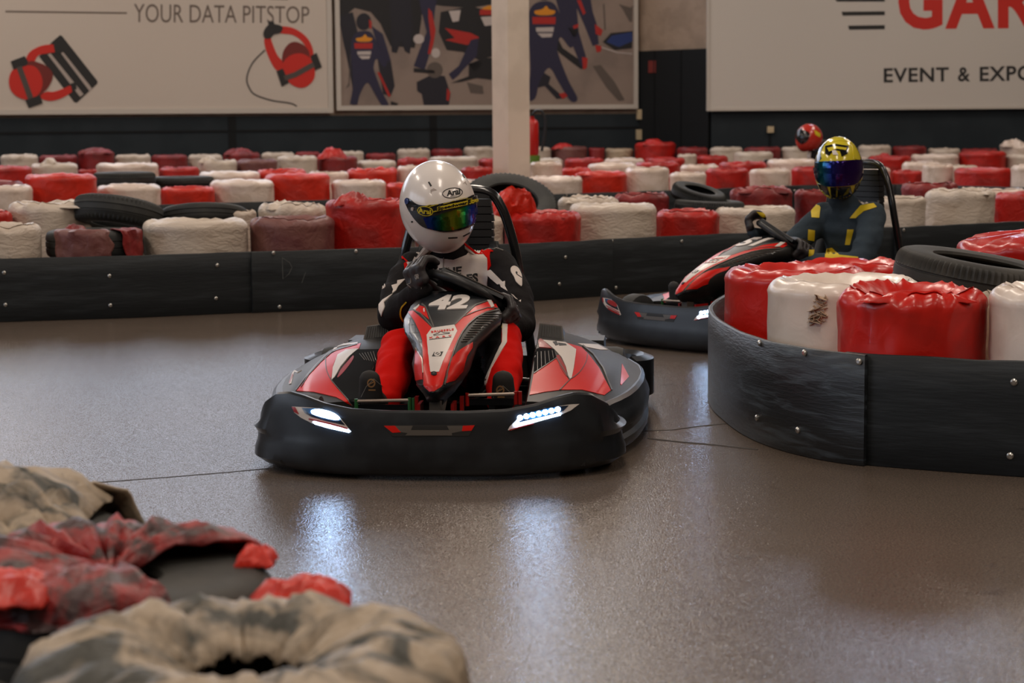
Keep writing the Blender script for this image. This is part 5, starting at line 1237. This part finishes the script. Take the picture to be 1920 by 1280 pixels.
def make_driver(K, seat, dx, head_c, suit_mats, label, wh, dz=0.0, rgtx=0.0):
    """body in kart coordinates; returns the root and meshes for the graphics"""
    root = empty('person', K.M @ V(seat), -K.yaw); Ms = K.M @ Matrix.Translation(V(seat)); Mi = Ms.inverted()
    tag(root, label, 'person')
    sh = lambda p: V(p) - V(seat)
    X = lambda x, y, z: sh((x + dx, y, z + (dz * min(1, max(0, (z - .36) / .2)) if y > 1.05 else 0)))
    WC, wa, wb, wn = wh['WC'], wh['wa'], wh['wb'], wh['wn']
    pl, pr = WC - wa * .150 + wb * .03, WC + wa * .150 + wb * .03
    hl, pml = hand('glove', sh(pl + wb * .02), (wb + wa * .5 + wn * .25), -wa * .8 - wn * .75, (wb * .8 - wa * .35 - wn * .05), root, M_GLOVE, 1.25, flip=-1)
    hr, pmr = hand('glove', sh(pr), wb - wa * .35, wa * .9 - wn * .25, (wb * .75 + wn * .45), root, M_GLOVE, 1.18, flip=-1)
    n = V(head_c)
    caps = [
        (X(-.055, 1.40, .20), (.155, .13, .12), X(-.055, 1.43, .36), (.145, .11, .12)), (X(-.055, 1.43, .36), (.145, .11, .12), X(-.06, 1.40, .50), (.165, .115, .10)),
        (X(-.18, 1.39, .555), (.07, .08, .07), X(.065, 1.385, .57), (.07, .08, .07)), (X(-.06, 1.40, .50), (.16, .11, .10), X(-.06, 1.38, .60), (.10, .08, .06)),
        (X(-.06, 1.38, .60), .075, sh((n.x * .6 + dx * .4 - .03, 1.33, .70)), .068),
        (X(-.215, 1.385, .560), .076, X(-.262, 1.24, .47), .070), (X(-.262, 1.24, .47), .070, X(-.262, 1.13, .415), .064), (X(-.262, 1.13, .415), .062, pml + (X(-.262, 1.13, .415) - pml).normalized() * .05, .044), (pml + (X(-.262, 1.13, .415) - pml).normalized() * .05, .043, pml, .034),
        (X(.105, 1.38, .572), .076, X(.185, 1.25, .47), .070), (X(.185, 1.25, .47), .070, X(.205, 1.14, .375), .064), (X(.205, 1.14, .375), .062, pmr + (X(.205, 1.14, .375) - pmr).normalized() * .05, .046), (pmr + (X(.205, 1.14, .375) - pmr).normalized() * .05, .044, pmr, .034),
        (X(-.14, 1.33, .17), .105, X(-.205, .90, .315), .078), (X(-.205, .90, .315), .078, X(-.20, .66, .245), .066), (X(-.20, .66, .245), .066, sh((-.205, .50, .18)), .050),
        (X(.03, 1.33, .17), .105, X(.155, .92, .345), .080), (X(.155, .92, .345), .080, X(.185, .68, .26), .068), (X(.185, .68, .26), .068, sh((.19, .50, .18)), .050)]
    me = fuse('suit_body', caps, 0.011, 7, wrinkle=0.0075, wscale=11)
    body = link('suit_body', me, suit_mats, root)
    if len(suit_mats) > 1:
        legs = caps[-6:]; rest = caps[:-6]
        def gap(q, c):
            a, b = V(c[0]), V(c[2]); ra = max(c[1]) if isinstance(c[1], tuple) else c[1]; rb = max(c[3]) if isinstance(c[3], tuple) else c[3]
            t = max(0, min(1, (q - a).dot(b - a) / (b - a).length_squared)); return (q - a.lerp(b, t)).length - lerp(ra, rb, t)
        for p in me.polygons:
            q = p.center
            if q.y + seat[1] < 1.22 and min(gap(q, c) for c in legs) < min(gap(q, c) for c in rest) - .004: p.material_index = 1
    for sx, hx, tx in ((-1, -.215, -.243), (1, .19, .205)):
        caps = [(sh((hx, .49, .165)), (.036, .040, .036), sh((tx, .425, .205)), (.043, .028, .040)), (sh((tx, .425, .205)), (.043, .028, .040), sh((tx, .405, .272)), (.037, .020, .030)), (sh((hx, .53, .20)), (.040, .045, .04), sh((hx, .49, .17)), (.036, .04, .036))]
        mes = fuse('shoe', caps, 0.006, 4); link('shoe', mes, M_SHOE, root)
    return root, Ms, Mi, body, (hl, hr)

SEAT = (-.055, 1.40, .085)
HC = K1.inv(821, 386, 1.27)
d1, Ms1, Mi1, body1, hands1 = make_driver(K1, SEAT, 0.0, HC, [M_SUIT, M_SUITR], 'person in a white helmet and black, red and white suit steering the front kart', WH)
bvD = bvh_of(body1.data, Ms1)
g = lambda pts: [(690 + x / 7.11, 440 + y / 7.11) for x, y in pts]
h = lambda pts: [(860 + x / 7.11, 440 + y / 7.11) for x, y in pts]
film('suit_graphics', [
    P([(778, 470), (783, 463), (800, 474), (825, 484), (850, 487), (874, 478), (889, 458), (900, 470), (913, 484), (916, 500), (913, 547), (890, 540), (860, 528), (829, 517), (812, 504), (800, 494), (789, 483)], 0),
    P([(772, 466), (783, 460), (787, 461), (778, 470)], 1, .001), P([(882, 452), (892, 452), (905, 458), (914, 453), (922, 459), (918, 480), (921, 498), (915, 508), (914, 485), (902, 470), (888, 460)], 1, .001),
    L(g([(440, 275), (510, 350), (530, 370)]), 2.4, 1, .001), P(g([(480, 390), (510, 365), (540, 430), (550, 530), (520, 540), (490, 470)]), 1, .001), P(g([(515, 375), (545, 370), (670, 500), (600, 540), (555, 520), (540, 430)]), 0, .0015),
    P(g([(315, 680), (385, 660), (390, 615), (500, 590), (400, 690), (375, 745), (325, 785), (335, 735)]), 0, .001), P(g([(150, 930), (200, 870), (330, 790), (215, 900), (225, 960), (185, 1085), (150, 1000)]), 0, .001),
    RING(g([(175, 680)])[0], 6.2, 5.2, 3.6, 0, .001, a0=-200, a1=60), L(g([(130, 690), (150, 780)]), 4.2, 0, .001), P(g([(135, 625), (195, 572), (205, 590), (150, 640)]), 0, .001),
    P(h([(390, 510), (395, 480), (430, 470), (590, 630), (620, 620), (618, 680), (655, 755), (570, 700), (550, 660), (520, 665), (395, 550)]), 0, .001),
    S(h([(690, 460), (705, 430), (740, 420), (790, 450), (830, 530), (840, 600), (838, 685), (800, 665), (760, 620), (735, 560), (700, 505)]), 0, .001), S(h([(755, 500), (775, 505), (775, 535), (760, 525)]), 2, .002), L(h([(770, 535), (835, 580)]), 1.2, 2, .002),
    P(h([(370, 765), (440, 735), (490, 745), (630, 835), (530, 850), (480, 810), (400, 780)]), 0, .001), P(h([(700, 790), (730, 805), (790, 868), (760, 855)]), 0, .001), P(h([(800, 885), (830, 870), (828, 900)]), 0, .001),
    T('THE', [(823, 503), (866, 499), (864, 515), (829, 517)], 2, .002, 0.04), T('ES', [(874, 515), (896, 511), (896, 530), (877, 526)], 2, .002, 0.04),
    L(h([(320, 220), (430, 175), (500, 180), (590, 212)]), .6, 3, .001), L(g([(1010, 300), (1005, 440)]), .8, 3, .002),
    P([(942, 606), (951, 609), (950, 642), (921, 691), (908, 733), (899, 733), (912, 708), (941, 642)], 0, .002), P([(941, 606), (940, 642), (911, 708), (898, 733), (874, 735), (878, 700), (892, 655), (915, 620)], 4, .001)],
    bvD, [M_SUITW, M_SUITR, M_INK, M_STITCH, M_SUIT], body1, Mi1, 5, base=.0025)
M_BVH_HAND = [bvh_of(x.data, Ms1) for x in hands1]
film('glove_graphics', [L(g([(470, 615), (560, 690), (640, 765), (700, 760), (712, 700)]), .8, 0, .001, True), L(g([(410, 700), (430, 760), (500, 825), (540, 830)]), .8, 0, .001, True), T('OMP', g([(620, 530), (670, 520), (690, 580), (640, 600)]), 0, .001, 0.02)], M_BVH_HAND[0], [M_STITCH], hands1[0], Mi1, 3, base=.0015)
film('cuff_edge', [L([(762, 566), (753, 578), (752, 592), (757, 602), (764, 609)], 2.6, 0, 0, True)], bvD, [M_YEL], body1, Mi1, 4, base=.004)
film('cuff_edge', [L([(947, 592), (945, 604), (942, 616)], 4, 0, 0)], bvD, [M_YEL], body1, Mi1, 4, base=.004)
shoes = [c for c in d1.children if c.name.startswith('shoe')]
for so_, cxy in zip(shoes, ((699, 718), (941, 731))):
    bvS = bvh_of(so_.data, Ms1); x, y = cxy
    film('sole_print', [RING((x - 3, y), 6.5, 7, 2.6, 0, 0), L([(x - 9, y + 3), (x - 3, y), (x + 3, y - 3)], 2.2, 0, 0), L([(x - 8, y + 13), (x + 5, y + 13)], 2.4, 0, 0), L([(x - 22, y + 26), (x - 12, y + 6), (x + 2, y - 8), (x + 20, y + 8)], .7, 1, 0)], bvS, [M_GOLD, M_STITCH], so_, Mi1, 4, base=.001)

def mk_helmet(K, Ms, Mi, parent, hc, f_dir, up, mt, name='helmet', **kw):
    me, r, f, u = helmet_mesh(name, V(hc), V(f_dir), V(up), **kw)
    T_ = Mi @ K.M
    for v in me.vertices: v.co = T_ @ v.co
    return link(name, me, mt, parent), bvh_of(me, Ms)
# white helmet: turned towards its left and nodding
hel1, bvH = mk_helmet(K1, Ms1, Mi1, d1, HC, (.40, -1, -.36), (-.05, -.30, 1), M_HWHITE)
xw = lambda x: (Mi1 @ K1.M @ K1.inv(x, 400, 1.14)).x
M_VISOR = visor_mat('iridium_visor', [(0, (16, 28, 120)), (.18, (10, 52, 120)), (.36, (24, 96, 44)), (.55, (110, 112, 20)), (.66, (120, 150, 30)), (.78, (20, 150, 70)), (.9, (20, 60, 190)), (1, (24, 36, 160))], xw(795), xw(892))
c_ = lambda pts: [(600 + x / 5.82, 260 + y / 5.82) for x, y in pts]
film('visor', [S(c_([(932, 670), (955, 645), (985, 660), (1060, 712), (1150, 728), (1270, 716), (1400, 692), (1560, 660), (1680, 612), (1700, 700), (1712, 800), (1712, 895), (1640, 950), (1500, 1000), (1350, 1012), (1250, 995), (1130, 960), (1050, 890), (985, 800), (945, 720)]), 0),
    P(c_([(1135, 860), (1290, 825), (1450, 770), (1600, 730), (1690, 715), (1706, 790), (1700, 900), (1560, 962), (1400, 1000), (1250, 988), (1180, 968)]), 1, .002)],
    bvH, [M_HBLACK, M_VISOR], hel1, Mi1, 4, base=.004, depth=.002)
stre = []
random.seed(5)
for i in range(26):
    t = random.random(); x0 = lerp(1085, 1640, t); yt = lerp(742, 632, t); yb = lerp(842, 716, t); y = lerp(yt, yb, random.random() * .9 + .02); ln = random.uniform(30, 90)
    stre.append(L(c_([(x0, y), (x0 + ln, y - ln * .26)]), random.uniform(.5, 1.2), 1, .008))
film('visor_strip', [P(c_([(1070, 742), (1180, 742), (1280, 735), (1420, 708), (1560, 682), (1688, 622), (1702, 700), (1560, 740), (1450, 772), (1290, 826), (1140, 852), (1100, 812)]), 0, .006)] + stre +
    [ELL(c_([(1163, 785)])[0], 13.8, 8.6, 1, .009, 0.18), ELL(c_([(1163, 785)])[0], 12.4, 7.2, 0, .0095, 0.18), T('Arai', c_([(1092, 748), (1222, 768), (1222, 818), (1095, 806)]), 1, .010, 0.03),
    P(c_([(1282, 742), (1585, 678), (1585, 722), (1282, 785)]), 1, .009), T('Speedwear', c_([(1286, 745), (1582, 682), (1582, 724), (1290, 788)]), 0, .010, 0.035), T('.be', c_([(1600, 676), (1690, 642), (1692, 690), (1604, 718)]), 1, .010, 0.03)],
    bvH, [M_HBLACK, M_STRIPY], hel1, Mi1, 3, base=.004, depth=-.003)
film('brow_logo', [RING(c_([(1445, 592)])[0], 18.6, 9.2, 1.3, 0, 0, -.11), T('Arai', c_([(1378, 568), (1528, 532), (1530, 606), (1384, 628)]), 0, 0, 0.035), L(c_([(1420, 632), (1490, 622)]), .5, 0, 0)], bvH, [M_INK], hel1, Mi1, 3, base=.0012)
for q_ in ([L(c_([(1186, 472), (1200, 496), (1214, 518)]), 3.2, 0, 0), P(c_([(1205, 560), (1240, 540), (1275, 560), (1222, 572), (1212, 600)]), 1, 0)], [L(c_([(1554, 386), (1566, 408), (1578, 430)]), 2.4, 0, 0), P(c_([(1560, 490), (1585, 462), (1602, 505), (1580, 480)]), 1, 0)]):
    film('vent_slot', q_, bvH, [M_INK, M_INKL], hel1, Mi1, 3, base=.0012)
for q_ in ([(1398, 1082), (1500, 1078)], [(1562, 1064), (1634, 1026)]): film('chin_slot', [L(c_(q_), 2.2, 0, 0)], bvH, [M_INK], hel1, Mi1, 3, base=.0012)
film('visor_pivot', [ELL(c_([(1005, 906)])[0], 1.6, 1.8, 0, 0), ELL(c_([(960, 682)])[0], 3.4, 5.6, 1, .006), ELL(c_([(1020, 765)])[0], 2.4, 3.4, 2, .006)], bvH, [M_INK, M_HBLUE, M_STEEL], hel1, Mi1, 3, base=.0012)

# second driver, in slate blue and yellow
HC2 = K2.inv(1572, 316, 1.30)
d2, Ms2, Mi2, body2, hands2 = make_driver(K2, (HC2.x - .0, 1.40, .085), HC2.x + .06, HC2, [M_SUITB], 'person in a yellow and black helmet and slate blue suit driving the second kart', WH, dz=.05)
for o in hands2: o.data.materials[0] = M_GLOVE
bvD2 = bvh_of(body2.data, Ms2)
e = lambda pts: [(1120 + x / 2.783, 220 + y / 2.783) for x, y in pts]
film('suit_graphics', [P(e([(1113, 455), (1150, 448), (1165, 470), (1158, 525), (1118, 522)]), 0), P(e([(1375, 460), (1440, 448), (1458, 468), (1390, 490), (1350, 525), (1318, 525)]), 0), P(e([(1362, 432), (1385, 428), (1415, 448), (1385, 455)]), 1),
    P(e([(1100, 585), (1135, 590), (1130, 645), (1098, 640)]), 0), P(e([(1305, 585), (1338, 585), (1318, 665), (1293, 665)]), 0), P(e([(1190, 685), (1225, 680), (1262, 718), (1360, 728), (1366, 762), (1262, 765), (1185, 765)]), 0)], bvD2, [M_YEL, M_SUITW], body2, Mi2, 5, base=.003)
to_cam = K2.Mi.to_3x3() @ (CAM - K2.M @ HC2); to_cam.normalize()
hel2, bvH2 = mk_helmet(K2, Ms2, Mi2, d2, HC2, to_cam + V((-.05, -.05, -.06)), (-.02, -.05, 1), M_HYEL, a=.128, h=.170)
film('visor', [S(e([(1130, 245), (1150, 232), (1260, 228), (1375, 222), (1388, 240), (1388, 280), (1368, 325), (1335, 350), (1260, 358), (1200, 358), (1160, 340), (1140, 310)]), 0, .002, 3)], bvH2,
    [visor_mat('dark_iridium_visor', [(0, (30, 26, 90)), (.3, (10, 40, 80)), (.55, (14, 90, 96)), (.8, (30, 40, 120)), (1, (50, 20, 90))], HC2.x - SEAT[0] * 0 - .13 - (HC2.x), .13, 0.12)], hel2, Mi2, 4, base=.004, depth=.002)
film('helmet_graphics', [P(e([(1135, 240), (1140, 175), (1165, 130), (1185, 112), (1180, 150), (1165, 185), (1170, 215), (1150, 235)]), 0), P(e([(1370, 225), (1378, 190), (1350, 140), (1310, 100), (1330, 150), (1338, 215)]), 1), P(e([(1385, 225), (1392, 180), (1360, 130), (1330, 108), (1365, 170), (1372, 220)]), 0),
    P(e([(1195, 115), (1240, 95), (1300, 108), (1320, 130), (1270, 122), (1215, 130)]), 1), P(e([(1190, 150), (1240, 140), (1310, 150), (1305, 190), (1275, 205), (1265, 175), (1235, 170), (1210, 200), (1190, 190)]), 0, .001), P(e([(1200, 160), (1245, 152), (1300, 160), (1296, 172), (1250, 165), (1210, 180)]), 2, .0015), P(e([(1225, 175), (1245, 172), (1258, 198), (1230, 196)]), 3, .002),
    P(e([(1152, 345), (1200, 362), (1215, 410), (1200, 430), (1170, 395)]), 0), P(e([(1215, 365), (1320, 360), (1330, 400), (1290, 440), (1250, 445), (1222, 430)]), 0), P(e([(1345, 355), (1375, 330), (1372, 370), (1330, 420)]), 0), P(e([(1160, 372), (1178, 385), (1220, 440), (1200, 436)]), 1, .001),
    P(e([(1172, 112), (1188, 104), (1180, 128), (1160, 150)]), 3, .001), P(e([(1392, 250), (1402, 280), (1388, 330), (1380, 320)]), 3, .001)], bvH2, [M_HBLACK, M_HYEL, M_HYEL, M_KWHITE], hel2, Mi2, 4, base=.002)
for o in hands2:
    bv = bvh_of(o.data, Ms2)
    pts = e([(830, 492), (880, 500), (895, 525), (860, 520)]) if o is hands2[0] else e([(1105, 690), (1140, 690), (1130, 750), (1100, 745)])
    film('glove_graphics', [P(pts, 0)] + ([P(e([(822, 525), (845, 522), (845, 545), (822, 545)]), 1)] if o is hands2[0] else []), bv, [M_YEL, M_SUITW], o, Mi2, 4, base=.002)
# third driver far behind
HC3 = K3.inv(1517, 259, 1.28)
d3, Ms3, Mi3, body3, hands3 = make_driver(K3, (HC3.x, 1.40, .085), HC3.x + .06, HC3, [M_SUIT], 'distant person in a red helmet driving beyond the middle barrier', WH)
hel3, bvH3 = mk_helmet(K3, Ms3, Mi3, d3, HC3, K3.Mi.to_3x3() @ V((-1, -.55, -.12)), (0, 0, 1), M_HRED)
w_ = lambda pts: [(1180 + x / 2.595, y / 2.595) for x, y in pts]
film('visor', [S(w_([(803, 650), (830, 632), (868, 640), (878, 660), (862, 690), (835, 700), (815, 680)]), 0)], bvH3, [M_HBLACK], hel3, Mi3, 3, base=.004)
film('helmet_graphics', [P(w_([(800, 660), (812, 635), (845, 620), (840, 632), (818, 648)]), 0), P(w_([(900, 632), (930, 650), (928, 668), (905, 655)]), 1)], bvH3, [M_KSMOKE, M_HYEL], hel3, Mi3, 3, base=.002)
bv3 = bvh_of(body3.data, Ms3); film('suit_graphics', [P(w_([(810, 755), (850, 735), (885, 740), (880, 775), (815, 778)]), 0)], bv3, [M_SUITW], body3, Mi3, 4, base=.003)
# the second kart's off-side lamp is seen only as a pale lens
l2 = [c for c in kart2.children_recursive if c.name.startswith('headlight')]
for c in l2:
    if sum((v.co.x for v in c.data.vertices)) < 0:
        c.data = c.data.copy()
        for i, mt in enumerate(c.data.materials):
            if mt in (M_LED, M_LED2, M_LED3): c.data.materials[i] = M_KRED2

for c in kart2.children:
    if c.name.split('.')[0] in ('roll_hoop', 'seat', 'head_pad'): c.location = (.10, -.02, .03)
